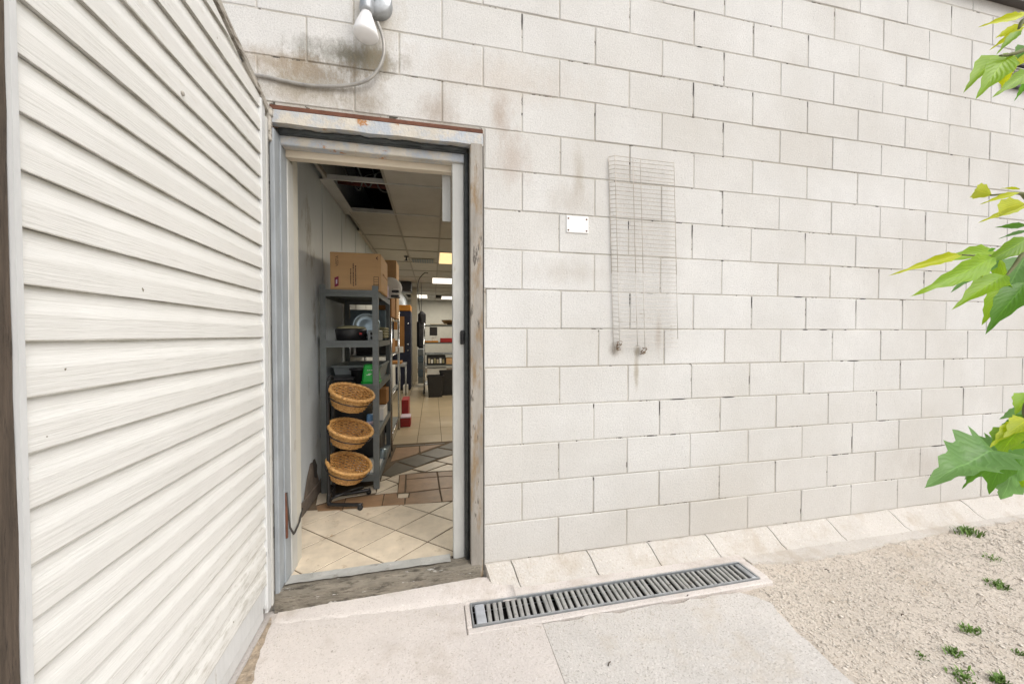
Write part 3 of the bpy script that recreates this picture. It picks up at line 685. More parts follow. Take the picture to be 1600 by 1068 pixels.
# ------------------------------------------------------------------ INTERIOR SHELL
IX0, IX1, IY1, CZ = -1.08, 2.0, 11.2, 2.34
MB().box(-1.4, IX0 - .0, .192, IY1 + .2, -.05, 3.0).build('inner_wall', M['in_wall'], kind='structure')
iw = bpy.data.objects['inner_wall']
for i in range(8):      # seams between wall panels
    y = 1.25 + i * .62
    MB().box(IX0, IX0 + .004, y, y + .02, .0, CZ - .01).build('panel_strip', M['in_wall'], iw)
MB().box(IX0, IX0 + .012, .62, 3.2, .003, .09, .003).build('base_strip', M['peel'], iw)
bp = MB(); poly = [(.72, .015), (1.10, .015), (1.09, .1), (1.03, .21), (.97, .275), (.90, .285), (.84, .22), (.78, .12)]
bp.add([(IX0 + .003, y, z) for y, z in poly], [tuple(range(len(poly)))]).build('bare_patch', M['peel'], iw)
bp = MB(); poly = [(.98, .16), (1.04, .13), (1.05, .22), (1.0, .285), (.95, .29)]
bp.add([(IX0 + .005, y, z) for y, z in poly], [tuple(range(len(poly)))]).build('bare_patch', M['gap'], iw)
MB().box(IX0 - .3, IX1 + .2, IY1, IY1 + .2, -.05, 3.0).build('far_wall', M['in_far'], kind='structure')
MB().box(IX1, IX1 + .2, .192, IY1 - .002, -.05, 3.0).build('side_wall', M['in_far'], kind='structure')
MB().box(-1.4, IX1 + .2, .192, IY1 + .2, 3.0, 3.12).build('roof_deck', M['plenum'], kind='structure')
MB().box(-1.078, -.928, .194, .262, 0.002, 2.998).box(-.07, 1.998, .194, .262, .002, 2.998).box(-.9275, -.0705, .194, .262, 2.085, 2.998).build('inner_front_wall', M['in_far'], kind='structure')

# floor: tiles picked out one by one near the door, larger plain tiles beyond
fl = MB().box(-1.2, IX1, .0985, IY1, -.06, -.0025).build('interior_floor', M['grout'], kind='structure')
def clip(poly, a, b, c):       # keep a*x + b*y <= c
    out = []
    for i in range(len(poly)):
        p, q = poly[i], poly[(i + 1) % len(poly)]; dp, dq = a * p[0] + b * p[1] - c, a * q[0] + b * q[1] - c
        if dp <= 0: out.append(p)
        if dp * dq < 0: t = dp / (dp - dq); out.append((p[0] + (q[0] - p[0]) * t, p[1] + (q[1] - p[1]) * t))
    return out
def area(p): return abs(sum(p[i][0] * p[(i + 1) % len(p)][1] - p[(i + 1) % len(p)][0] * p[i][1] for i in range(len(p)))) / 2
def tile(poly, m_):
    if len(poly) < 3 or area(poly) < .0006: return
    MB().prism(poly, -.002, .001 + random.uniform(-.0004, .0004), .002).build('floor_tile', m_, fl)
th = R(41.5); u1 = (math.cos(th), math.sin(th)); n1 = (-math.sin(th), math.cos(th)); n2 = (math.sin(th), math.cos(th)); g = .0038
for i in range(-9, 9):
    for j in range(-9, 9):
        b0, b1 = .386 + .25 * i + g, .386 + .25 * (i + 1) - g; a0, a1 = -.245 + .256 * j + g, -.245 + .256 * (j + 1) - g
        def P(a, b):
            det = n2[0] * n1[1] - n2[1] * n1[0]; return ((a * n1[1] - b * n2[1]) / det, (b * n2[0] - a * n1[0]) / det)
        q = [P(a0, b0), P(a1, b0), P(a1, b1), P(a0, b1)]
        if max(abs(p[0] + .5) for p in q) > 1.8 or max(abs(p[1]) for p in q) > 2.2: continue
        for a, b, c in ((-1, 0, 1.079), (1, 0, .6), (0, -1, -.10), (.075, 1, .728)): q = clip(q, a, b, c) if len(q) > 2 else q
        tile(q, M['cream_tile'])
def zp(pts): return [tuple(at(500 + x * .1377, 660 + y * .1377, Z=0)[:2]) for x, y in pts]
TB = [('brown_tile', [(-30, 1010), (-40, 945), (285, 855), (250, 988)]), ('brown_tile', [(300, 855), (722, 812), (697, 948), (260, 986)]), ('brown_tile', [(735, 810), (868, 797), (878, 852), (958, 856), (955, 932), (708, 946)]),
      ('cream_tile', [(888, 810), (1005, 800), (996, 848), (884, 852)]), ('brown_tile', [(974, 856), (1012, 852), (1022, 798), (1350, 757), (1378, 893), (968, 930)]), ('brown_tile', [(1366, 752), (1560, 735), (1560, 880), (1392, 893)]),
      ('brown_tile', [(908, 592), (968, 585), (955, 788), (886, 790)]), ('brown_tile', [(982, 647), (1330, 618), (1348, 747), (978, 788)]), ('brown_tile', [(984, 585), (1320, 562), (1330, 609), (984, 638)]),
      ('brown_tile', [(1336, 561), (1560, 545), (1560, 600), (1345, 608)]), ('brown_tile', [(1346, 618), (1560, 606), (1560, 728), (1366, 745)]),
      ('cream_tile', [(762, 640), (818, 614), (898, 594), (890, 682)]), ('cream_tile', [(655, 735), (682, 668), (752, 648), (880, 690), (640, 800)]), ('cream_tile', [(640, 806), (884, 702), (878, 788), (625, 812)]),
      ('cream_tile', [(705, 602), (790, 616), (690, 658)]), ('cream_tile', [(130, 900), (150, 850), (610, 700), (640, 790), (300, 845)]), ('cream_tile', [(-45, 930), (-20, 800), (130, 780), (120, 880)]),
      ('grey_tile', [(703, 590), (862, 448), (1076, 512), (800, 608)]), ('grey_tile', [(884, 438), (1110, 362), (1325, 410), (1090, 502)]), ('grey_tile', [(1135, 358), (1330, 288), (1560, 330), (1560, 345), (1340, 402)]), ('grey_tile', [(1350, 280), (1560, 195), (1560, 315)]),
      ('cream_tile', [(815, 610), (1040, 533), (1142, 562), (915, 588)]), ('cream_tile', [(1055, 524), (1310, 438), (1435, 463), (1195, 552)]), ('cream_tile', [(1325, 430), (1560, 350), (1560, 475), (1450, 458)]), ('cream_tile', [(1210, 555), (1450, 472), (1560, 492), (1560, 538)]),
      ('brown_tile', [(800, 442), (862, 285), (1122, 266), (1120, 335), (1100, 352)]), ('brown_tile', [(1136, 264), (1395, 244), (1142, 335)]), ('grey_tile', [(858, 276), (868, 262), (1180, 246), (1180, 256)]), ('grey_tile', [(1190, 256), (1190, 246), (1420, 228), (1405, 238)])]
for m_, pts in TB: tile(zp(pts)[::-1], M[m_])
ft_me = {}
xs = [-.42 + .262 * i for i in range(-3, 9)]
yy = 2.215; rows = []
while yy < 9.5:
    d = .32; rows.append((yy, yy + d)); yy += d
for a, b in rows:
    for x in xs:
        if x + .262 > IX1 or x < -1.3: continue
        if 'm' not in ft_me: ft_me['m'] = MB().box(.0025, .2595, .002, .318, -.002, .0012, .001).mesh('floor_tile', M['far_tile'])
        if x > .9: continue
        inst('floor_tile', ft_me['m'], (x, a, random.uniform(-.0003, .0003)), fl)

# ceiling: lay-in tiles in a bar grid, two missing over the door
ce = MB(); gx_ = [-1.03, -.60, -.165, .27, .70, 1.13, 1.56, 1.99]; gy_ = [.30, 1.17, 1.90, 2.74, 3.47, 4.30, 5.1, 5.85, 6.70, 7.5, 8.3, 9.2, 10.2, 11.1]
for x in gx_: ce.box(x - .010, x + .010, .27, IY1, CZ - .002, CZ + .03)
cg = ce.build('suspended_ceiling', M['tbar'], kind='structure')
for y in gy_:
    MB().box(-1.05, 1.99, y - .010, y + .010, CZ - .0045, CZ + .03).build('cross_bar', M['tbar_pale'] if y < 2 else M['tbar'], cg)
MB().box(-1.075, -1.02, 1.17, 2.0, CZ - .007, CZ - .005).build('edge_strip', M['tbar_pale'], cg)
MB().box(-.045 - 1.0, -.98, 1.17, 1.9, CZ - .006, CZ - .0035).build('edge_strip', M['tbar_pale'], cg)
lights = {(4, 2): 'white', (4, 5): 'white', (2, 4): 'warm', (2, 7): 'white', (0, 11): 'small', (2, 11): 'white', }
for i in range(len(gx_) - 1):
    for j in range(len(gy_) - 1):
        if (i, j) in ((0, 0), (0, 1)): continue
        if lights.get((i, j)): continue
        MB().box(gx_[i] + .004, gx_[i + 1] - .004, gy_[j] + .004, gy_[j + 1] - .004, CZ + .004, CZ + .016, .003).build('ceiling_tile', M['ceil'], cg)
# narrow run of tiles against the wall, with a dark gap
MB().box(-1.078, -1.045, 2.6, IY1, CZ + .004, CZ + .016).build('ceiling_tile', M['ceil'], cg)
def ceiling_light(x0, x1, y0, y1, m_, label, watts=13):
    t = thing('ceiling_light', label, 'ceiling light', ((x0 + x1) / 2, (y0 + y1) / 2, CZ), 'lit panels in the suspended ceiling')
    MB().box(x0, x1, y0, y1, CZ - .006, CZ + .05).build('housing', M['white_china'], t)
    MB().box(x0 + .012, x1 - .012, y0 + .012, y1 - .012, CZ - .012, CZ - .0065).build('diffuser', m_, t)
    ld = bpy.data.lights.new('panel_light', 'AREA'); ld.shape = 'RECTANGLE'; ld.size = x1 - x0 - .05; ld.size_y = y1 - y0 - .05; ld.energy = watts
    ld.color = (1, .86, .62) if m_ == M['lamp_warm'] else (1, .95, .86)
    lo = bpy.data.objects.new('panel_light', ld); COL.objects.link(lo); lo.parent = t; lo.location = (0, 0, -.016)
ceiling_light(-.155, .26, 3.48, 4.29, M['lamp_warm'], 'warm yellow ceiling light panel nearest the doorway')
ceiling_light(-.26, .26, 5.87, 6.68, M['lamp_white'], 'white ceiling light panel second from the doorway')
ceiling_light(-.72, -.40, 9.22, 10.18, M['lamp_white'], 'small far ceiling light panel beside the beige column')
ceiling_light(.02, .50, 9.5, 10.4, M['lamp_white'], 'farthest ceiling light panel, cut off by the right jamb')
ceiling_light(.72, 1.11, 1.92, 2.72, M['lamp_white'], 'added ceiling light panel out of view behind the right jamb, nearest the front wall', 13)  # unseen panel, added to brighten the shelving and left wall
ceiling_light(.72, 1.11, 4.32, 5.08, M['lamp_white'], 'added ceiling light panel out of view behind the right jamb, deeper in the shop', 9)  # second unseen panel, added for more light farther in
av = thing('ceiling_vent', 'grey slotted air vent flush in the ceiling inside', 'vent', (-.4, 4.15, CZ))
MB().box(-.57, -.22, 3.98, 4.30, CZ - .008, CZ - .0055).build('frame', M['tbar'], av)
for i in range(9): MB().box(-.555 + i * .037, -.535 + i * .037, 4.0, 4.28, CZ - .013, CZ - .0085).build('slat', M['blue_panel'], av)
sp = thing('sprinkler_head', 'small dark sprinkler head hanging from the ceiling bar', 'sprinkler', (-.63, 3.87, CZ))
MB().lathe([(.035, 0), (.034, -.008), (.012, -.01), (.012, -.05), (.03, -.055), (.03, -.06), (.001, -.062)], (-.63, 3.87, CZ - .003), (0, 0, 1), 14).build('head', M['black_metal'], sp)
# pipes and wires in the open ceiling
pp = thing('ceiling_pipes', 'rusty red pipe and loose wires inside the open ceiling', 'pipes', (-.8, 1.5, 2.55))
MB().tube([(-1.05, 1.62, 2.50), (-.2, 1.70, 2.50)], .022, 10).build('pipe', M['pipe_red'], pp)
for i in range(5): MB().tube(spline([(-1.0 + .12 * i, 1.3 + random.uniform(0, .4), 2.62), (-.9 + .1 * i, 1.5 + random.uniform(-.2, .2), 2.46), (-.8 + .1 * i, 1.6 + random.uniform(-.2, .2), 2.52), (-.65, 1.8, 2.7)], 5), .006, 6).build('wire', M['steel_grey'], pp)

# ------------------------------------------------------------------ SHELVING UNIT
SX0, SX1, SY0, SY1 = -1.055, -.650, 1.07, 1.86
SZ = [.10, .43, .785, 1.11, 1.485]
ra = thing('shelving_unit', 'grey steel five-tier shelving unit against the left wall inside', 'shelving unit', (-.85, 1.45, 0))
for x, sx in ((SX0, 1), (SX1, -1)):
    for y, sy in ((SY0, 1), (SY1, -1)):
        MB().box(min(x, x + sx * .042), max(x, x + sx * .042), min(y, y + sy * .003), max(y, y + sy * .003), 0, 1.535, 0).box(min(x, x + sx * .003), max(x, x + sx * .003), min(y + sy * .0035, y + sy * .034), max(y + sy * .0035, y + sy * .034), 0, 1.535).build('post', M['steel_grey'], ra)
for z in SZ:
    MB().box(SX0 + .005, SX1 - .005, SY0 + .005, SY1 - .005, z, z + .008).build('shelf', M['tote_grey'] if z in (.43, .10) else M['steel_grey'], ra)
    bm = MB()
    for zz in (z - .026, z + .006): bm.box(SX0 + .012, SX1 - .012, SY0 - .004, SY0 - .001, zz - .009, zz + .009)
    bm.box(SX0 + .012, SX1 - .012, SY0 + .002, SY0 + .004, z - .03, z + .004)
    bm.box(SX1 - .001, SX1 + .003, SY0 + .035, SY1 - .035, z - .034, z + .010); bm.box(SX0 - .003, SX0 + .001, SY0 + .035, SY1 - .035, z - .034, z + .010); bm.box(SX0 + .012, SX1 - .012, SY1 + .001, SY1 + .004, z - .034, z + .010)
    bm.build('beam', M['steel_grey'], ra)
# second, chrome unit behind it
r2 = thing('chrome_shelving', 'chrome wire shelving unit standing behind the grey shelving', 'shelving unit', (-.85, 2.4, 0))
for x in (-1.05, -.66):
    for y in (2.0, 2.85): MB().tube([(x, y, 0), (x, y, 1.45)], .013, 10).build('post', M['chrome'], r2)
for z in (.15, .55, .95, 1.33):
    mb = MB()
    for x in (-1.05, -.66): mb.tube([(x, 2.0, z), (x, 2.85, z)], .006, 6)
    for i in range(14): mb.tube([(-1.05, 2.0 + .065 * i, z), (-.66, 2.0 + .065 * i, z)], .004, 5)
    mb.build('wire_shelf', M['chrome'], r2)
    MB().box(-1.04, -.67, 2.01, 2.84, z + .006, z + .010).build('liner', M['tote_grey'], r2)
# --- goods on the grey unit
def text_mesh(body, size):
    c = bpy.data.curves.new('t', 'FONT'); c.body = body; c.size = size; c.fill_mode = 'FRONT'
    o = bpy.data.objects.new('t', c); COL.objects.link(o); dgp = bpy.context.evaluated_depsgraph_get(); me = bpy.data.meshes.new_from_object(o.evaluated_get(dgp))
    V = [v.co.copy() for v in me.vertices]; Fc = [tuple(p.vertices) for p in me.polygons]; bpy.data.objects.remove(o); bpy.data.curves.remove(c); return V, Fc
bx = thing('cardboard_box', 'large brown cardboard box with maroon mark on top of the grey shelving', 'box', (-.8, 1.28, 1.495))
BX0, BX1, BY0, BY1, BZ0, BZ1 = -.985, -.630, 1.085, 1.50, 1.496, 1.778
MB().box(BX0, BX1, BY0, BY1, BZ0, BZ1, .004).build('carton', M['cardboard'], bx)
MB().box(BX1 + .0005, BX1 + .002, BY0 + .10, BY1 - .02, BZ0 + .135, BZ0 + .142).box(BX1 + .0005, BX1 + .003, BY0 + .11, BY0 + .19, BZ0 + .143, BZ0 + .15).build('flap_edge', M['cardboard_dark'], bx)
fy = BY0 - .0012
def onface(V, Fc, ox, oz, mat, name):      # text laid on the front face, turned to read upwards
    MB().add([(ox - v.y, fy, oz + v.x) for v in V], Fc).build(name, mat, bx)
V, Fc = text_mesh('VESTA', .027); onface(V, Fc, BX0 + .057, BZ1 - .105, M['ink'], 'printed_word')
def rect(x0, x1, z0, z1): return MB().add([(x0, fy, z0), (x1, fy, z0), (x1, fy, z1), (x0, fy, z1)], [(0, 1, 2, 3)])
pr = MB()
for i, (xo, lo, hi) in enumerate(((.150, .05, .165), (.168, .035, .20), (.184, .04, .185))):
    z = BZ0 + lo
    while z < BZ0 + hi:
        d = random.uniform(.003, .008); x_ = BX0 + xo - .012
        pr.add([(x_, fy, z), (x_ + random.uniform(.006, .010), fy, z), (x_ + .008, fy, z + d), (x_, fy, z + d)], [(0, 1, 2, 3)]); z += d + random.uniform(.0015, .004)
pr.build('printed_lines', M['ink'], bx)
gl = MB(); gx0, gx1, gz0, gz1 = BX1 - .052, BX1 - .016, BZ0 + .012, BZ0 + .105
for i in range(6):
    z = gz0 + (gz1 - gz0) * i / 5; gl.add([(gx0, fy, z), (gx1, fy, z), (gx1, fy, z + .003), (gx0, fy, z + .003)], [(0, 1, 2, 3)])
for x in (gx0, gx1 - .003): gl.add([(x, fy - .0002, gz0), (x + .003, fy - .0002, gz0), (x + .003, fy - .0002, gz1 + .003), (x, fy - .0002, gz1 + .003)], [(0, 1, 2, 3)])
gl.build('printed_table', M['ink'], bx)
mm = MB().add([(BX0 + .030, fy, BZ0 + .022), (BX0 + .058, fy, BZ0 + .035), (BX0 + .058, fy, BZ0 + .105), (BX0 + .030, fy, BZ0 + .092)], [(0, 1, 2, 3)]); mm.build('maroon_mark', M['maroon'], bx)
MB().add([(BX0 + .039, fy - .0004, BZ0 + .045), (BX0 + .049, fy - .0004, BZ0 + .05), (BX0 + .049, fy - .0004, BZ0 + .082), (BX0 + .039, fy - .0004, BZ0 + .077)], [(0, 1, 2, 3)]).build('pale_centre', M['pink'], bx)
MB().add([(BX1 - .020, fy, BZ1 - .018), (BX1 - .036, fy, BZ1 - .035), (BX1 - .020, fy, BZ1 - .05), (BX1 - .026, fy, BZ1 - .034)], [(0, 1, 3), (1, 2, 3)]).build('printed_triangle', M['ink'], bx)
tag(MB().box(-.675, -.635, 1.54, 1.62, 1.496, 1.60, .003).build('small_carton', M['pink']), 'small pink carton behind the large cardboard box', 'box')
tag(MB().box(-.80, -.64, 1.90, 2.25, 1.345, 1.62, .004).build('cardboard_box', M['cardboard_dark']), 'plain brown carton behind the white round lid on the shelves', 'box')
tag(MB().box(-.79, -.63, 2.3, 2.6, 1.345, 1.97, .004).build('cardboard_box', M['cardboard']), 'tall brown carton reaching towards the ceiling behind the shelving', 'box')
wp = thing('round_lid', 'white round lid standing on edge beside the cardboard box', 'lid', (-.62, 1.80, 1.58))
MB().lathe([(.10, 0), (.105, .006), (.098, .012), (.07, .018), (.02, .020), (.001, .020)], (-.635, 1.76, 1.605), (.18, -1, .25), 36).build('disc', M['white_china'], wp)
sx = thing('stacked_trays', 'black and white stack of trays at the shelf corner', 'trays', (-.60, 1.83, 1.50))
for i in range(4): MB().box(-.625 + .004 * i, -.555, 1.70, 1.84, 1.515 + .022 * i, 1.533 + .022 * i, .003).build('tray', M['white_china'] if i % 2 else M['black_plastic'], sx)
z = 1.119
po = thing('slow_cooker', 'black round slow cooker with lid on the second shelf down', 'pot', (-.85, 1.25, z))
MB().lathe([(.09, 0), (.105, .01), (.115, .08), (.112, .095), (.105, .095), (.001, .095)], (-.87, 1.22, z), (0, 0, 1), 26).build('body', M['black_plastic'], po)
MB().box(-.79, -.77, 1.09, 1.10, z + .05, z + .065, .002).build('knob', M['red'], po)
MB().lathe([(.11, .096), (.10, .108), (.04, .12), (.001, .122)], (-.87, 1.22, z), (0, 0, 1), 26).build('lid', M['olive'], po)
pn = thing('pan_lid', 'steel round pan leaning upright behind the black cooker', 'pan', (-.77, 1.4, z + .1))
MB().lathe([(.105, 0), (.110, .012), (.096, .016), (.09, .008), (.05, .006), (.02, .012), (.001, .012)], (-.79, 1.40, z + .125), (.08, -1, .18), 32).build('dish', M['pan_steel'], pn)
ra_ = thing('radio', 'grey plastic machine with black buttons at the right of the second shelf', 'machine', (-.69, 1.3, z))
MB().box(-.735, -.660, 1.12, 1.40, z, z + .085, .006).build('case', M['tote_grey'], ra_)
for i in range(2): MB().lathe([(.011, 0), (.010, .004), (.001, .005)], (-.705, 1.1195, z + .025 + .033 * i), (0, -1, 0), 10).build('button', M['black_plastic'], ra_)
ln = thing('folded_linen', 'olive folded cloth on the grey machine', 'cloth', (-.69, 1.5, z + .09))
for i in range(4): MB().box(-.76 + .008 * i, -.645, 1.42 + .01 * i, 1.72, z + .02 + .024 * i, z + .042 + .024 * i, .008).build('fold', M['olive'], ln)
tag(MB().box(-.99, -.68, 1.76, 1.82, z, z + .28, .006).build('steel_box', M['blue_panel']), 'blue grey steel box at the back of the second shelf', 'box')
z = .794
tt = thing('storage_tote', 'long grey plastic tote on the middle shelf', 'tote', (-.8, 1.5, z))
tv = []
for zz, sx_, sy_ in ((0, .155, .235), (.115, .180, .26), (.115, .190, .27), (.128, .190, .27), (.128, .172, .252), (.012, .148, .228)):
    tv += [(-.845 - sx_, 1.56 - sy_, z + zz), (-.845 + sx_, 1.56 - sy_, z + zz), (-.845 + sx_, 1.56 + sy_, z + zz), (-.845 - sx_, 1.56 + sy_, z + zz)]
MB().add(tv, [(3, 2, 1, 0)] + [(i * 4 + k, i * 4 + (k + 1) % 4, (i + 1) * 4 + (k + 1) % 4, (i + 1) * 4 + k) for i in range(5) for k in range(4)] + [(20, 21, 22, 23)]).build('tub', M['tote_grey'], tt)
gb = thing('green_bucket', 'bright green upturned tub with white print on the middle shelf', 'tub', (-.70, 1.16, z))
tv = []
for zz, s_ in ((0, .066), (.018, .070), (.019, .062), (.135, .050), (.145, .045)):
    tv += [(-.715 + s_ * a * f, 1.165 + s_ * b * f, z + zz) for a, b, f in ((-1, -.8, 1), (-.8, -1, 1), (.8, -1, 1), (1, -.8, 1), (1, .8, 1), (.8, 1, 1), (-.8, 1, 1), (-1, .8, 1))]
MB().add(tv, [(i * 8 + k, i * 8 + (k + 1) % 8, (i + 1) * 8 + (k + 1) % 8, (i + 1) * 8 + k) for i in range(4) for k in range(8)] + [tuple(range(32, 40))]).build('tub', M['green_plastic'], gb)
gp = MB()
for zz, xa, xb in ((.103, -.738, -.728), (.103, -.724, -.716), (.103, -.712, -.700), (.075, -.73, -.705), (.067, -.742, -.715)):
    yq = 1.165 - (.0625 - (zz - .019) * .1035) - .0012; gp.add([(xa, yq, z + zz), (xb, yq, z + zz), (xb, yq + .0004, z + zz + .004), (xa, yq + .0004, z + zz + .004)], [(0, 1, 2, 3)])
gp.build('print', M['white_print'], gb)
bk = thing('black_tray', 'black shallow tray stacked at the left of the middle shelf', 'tray', (-.93, 1.2, z))
for i in range(2): MB().box(-1.02, -.83, 1.09, 1.36, z + .03 * i, z + .026 + .03 * i, .006).build('tray', M['black_plastic'], bk)
tag(MB().lathe([(.05, 0), (.055, .10), (.072, .104), (.070, .113), (.001, .113)], (-.815, 1.20, z), (0, 0, 1), 20).build('black_pot', M['black_plastic']), 'black pot with flared rim behind the green tub', 'pot')
z = .439
tag(MB().box(-.75, -.66, 1.42, 1.68, z, z + .10, .003).build('paper_box', M['white_china']), 'white paper carton on the second lowest shelf', 'box')
tag(MB().box(-.76, -.67, 1.30, 1.40, z + .105, z + .26, .004).build('cardboard_box', M['cardboard_dark']), 'small brown carton above the white paper carton', 'box') if False else None
tag(MB().box(-.80, -.66, 1.62, 1.80, z + .102, z + .24, .004).build('cardboard_box', M['cardboard_dark']), 'small brown carton on the white paper carton', 'box')
cn = thing('spray_can', 'blue and white can on the second lowest shelf', 'can', (-.72, 1.2, z))
MB().lathe([(.024, 0), (.025, .004), (.025, .10), (.022, .112), (.001, .115)], (-.73, 1.17, z), (0, 0, 1), 18).build('body', M['blue_can'], cn)
MB().lathe([(.0256, .03), (.0256, .06)], (-.73, 1.17, z), (0, 0, 1), 18).build('band', M['pink'], cn)
tag(MB().box(-1.02, -.80, 1.3, 1.75, z, z + .17, .006).build('dark_crate', M['black_plastic']), 'black crate at the back of the second lowest shelf', 'crate')
z = .109
tag(MB().box(-.84, -.67, 1.12, 1.45, z, z + .006).build('paper_sheet', M['white_china']), 'white sheet lying on the bottom shelf', 'paper')
tag(MB().box(-1.03, -.70, 1.50, 1.83, z, z + .19, .01).build('dark_crate', M['black_plastic']), 'black crate at the back of the bottom shelf', 'crate')
jr = thing('steel_jar', 'small shiny jar on the bottom shelf', 'jar', (-.69, 1.7, z))
MB().lathe([(.03, 0), (.033, .01), (.033, .07), (.027, .08), (.001, .082)], (-.675, 1.46, z), (0, 0, 1), 18).build('body', M['pan_steel'], jr)
# goods on the chrome unit
for i, (y0, z0, h, m_, lb) in enumerate(((2.05, 1.342, .0, 'x', ''), (2.08, .962, .22, 'black_plastic', 'black crate on the upper chrome shelf'), (2.45, .962, .16, 'cardboard_dark', 'brown carton on the upper chrome shelf'), (2.08, .562, .20, 'cardboard_dark', 'brown carton on the middle chrome shelf'), (2.45, .562, .25, 'white_china', 'white carton on the middle chrome shelf'), (2.1, .162, .25, 'black_plastic', 'black crate on the bottom chrome shelf'))):
    if h: tag(MB().box(-1.0, -.69, y0, y0 + .3, z0, z0 + h, .005).build('crate' if 'crate' in lb else 'cardboard_box', M[m_]), lb, 'crate' if 'crate' in lb else 'box')
tb_ = thing('red_toolbox', 'red box on the floor past the end of the shelving', 'box', (-.62, 2.75, 0))
MB().box(-.655, -.53, 2.95, 3.15, .0, .11, .008).build('body', M['red'], tb_); MB().box(-.655, -.53, 2.95, 3.15, .112, .13, .006).build('lid', M['pink'], tb_)
tag(MB().box(-.66, -.57, 3.2, 3.5, .0, .30, .006).build('dark_red_carton', M['red']), 'dark red carton standing behind the red box on the floor', 'box')

# ------------------------------------------------------------------ BASKET STAND
st = thing('basket_stand', 'black tubular three-tier basket stand on castors inside the door', 'display stand', (-.93, .9, 0))
r_ = .011
FX = -.935
MB().tube(spline([(FX, .80, .04), (FX, .80, .4), (FX, .80, .80), (FX, .82, .862), (FX, .86, .885), (FX, .91, .862), (FX, .93, .80), (FX, .93, .4), (FX, .93, .04)], 8), r_, 10).build('upright', M['black_metal'], st)
for ya, yb, x1 in ((.80, .745, -.715), (.93, .985, -.70)):
    mb = MB().tube(spline([(FX, ya, .10), (FX, ya, .045), (FX + .03, ya - (ya - yb) * .2, .034), (x1, yb, .034)], 8), .0125, 10); mb.build('foot', M['black_metal'], st)
    cs = MB().lathe([(.017, -.008), (.018, 0), (.017, .008)], (x1 - .012, yb, .0175), (0, 1, 0), 14).build('castor', M['black_plastic'], st)
MB().tube([(FX, .81, .06), (-.84, .90, .07), (-.75, .975, .06)], .009, 8).build('brace', M['black_metal'], st)
MB().tube([(FX, .80, .10), (FX, .93, .10)], .009, 8).build('brace', M['black_metal'], st)
BC = [(-.790, .835, .772), (-.800, .835, .525), (-.812, .835, .285)]
TL = R(17)
for (cx_, cy_, cz_) in BC:
    rot = Matrix.Rotation(TL, 3, 'Y'); rot2 = Matrix.Rotation(R(16), 3, 'X'); c_ = Vector((cx_, cy_, cz_))
    ring = [c_ + rot2 @ (rot @ Vector((.146 * math.cos(a), .121 * math.sin(a), -.036))) for a in [2 * math.pi * i / 40 for i in range(40)]]
    MB().tube(ring, .0035, 6, closed=True).build('hoop', M['black_metal'], st)
    p = c_ + rot2 @ (rot @ Vector((-.146, 0, -.036)))
    MB().tube([p, (FX, cy_ - .02, p.z - .0)], .005, 6).build('bracket', M['black_metal'], st)
def basket(c_, label, seed):
    rnd = random.Random(seed); t = thing('wicker_basket', label, 'basket', c_, 'wicker baskets on the black stand')
    rot = Matrix.Rotation(R(16), 3, 'X') @ Matrix.Rotation(TL, 3, 'Y'); c_ = Vector(c_)
    def W(x, y, z): return c_ + rot @ Vector((x, y, z))
    H, RT, RB, EY = .108, .138, .098, .84; ns = 32
    rad = lambda h: RB + (RT - RB) * (h / H) ** .8
    wv = MB(); rows_ = 11
    for i in range(rows_):
        h = .008 + (H - .016) * i / (rows_ - 1); ph = math.pi * (i % 2); pts = []
        for k in range(ns * 2):
            a = 2 * math.pi * k / (ns * 2); rr = rad(h) + .0046 * math.cos(a * ns / 2 * 1.0 + ph) ; pts.append(W(rr * math.cos(a), rr * EY * math.sin(a), h - H + rnd.uniform(-.0006, .0006)))
        wv.tube(pts, .0046, 6, closed=True)
    wv.build('weave', M['wicker'], t)
    sk = MB()
    for k in range(ns // 2 * 1):
        a = 2 * math.pi * (k + .0) / (ns // 2); sk.tube([W(rad(h) * math.cos(a), rad(h) * EY * math.sin(a), h - H) for h in (0, H * .33, H * .66, H)], .0028, 5)
    sk.build('stakes', M['wicker'], t)
    rm = MB()
    for j in range(3):
        pts = []
        for k in range(110):
            a = 2 * math.pi * k / 110; b = 26 * a + j * 2.094; rr = RT + .003 + .0068 * math.cos(b); pts.append(W(rr * math.cos(a), rr * EY * math.sin(a), .004 + .0068 * math.sin(b)))
        rm.tube(pts, .0072, 6, closed=True)
    rm.build('braided_rim', M['wicker'], t)
    fb = MB()
    for k in range(9):
        r0 = .012 + (RB - .012) * k / 8; fb.tube([W(r0 * math.cos(a), r0 * EY * math.sin(a), .004 - H + .0015 * math.cos(a * 12 + k * 3.14)) for a in [2 * math.pi * i / 48 for i in range(48)]], .006, 5, closed=True)
    fb.build('base_weave', M['wicker'], t)
for c_, lb, s_ in zip(BC, ('top wicker basket tilted on the black stand', 'middle wicker basket tilted on the black stand', 'bottom wicker basket tilted on the black stand'), (1, 2, 3)): basket(c_, lb, s_)

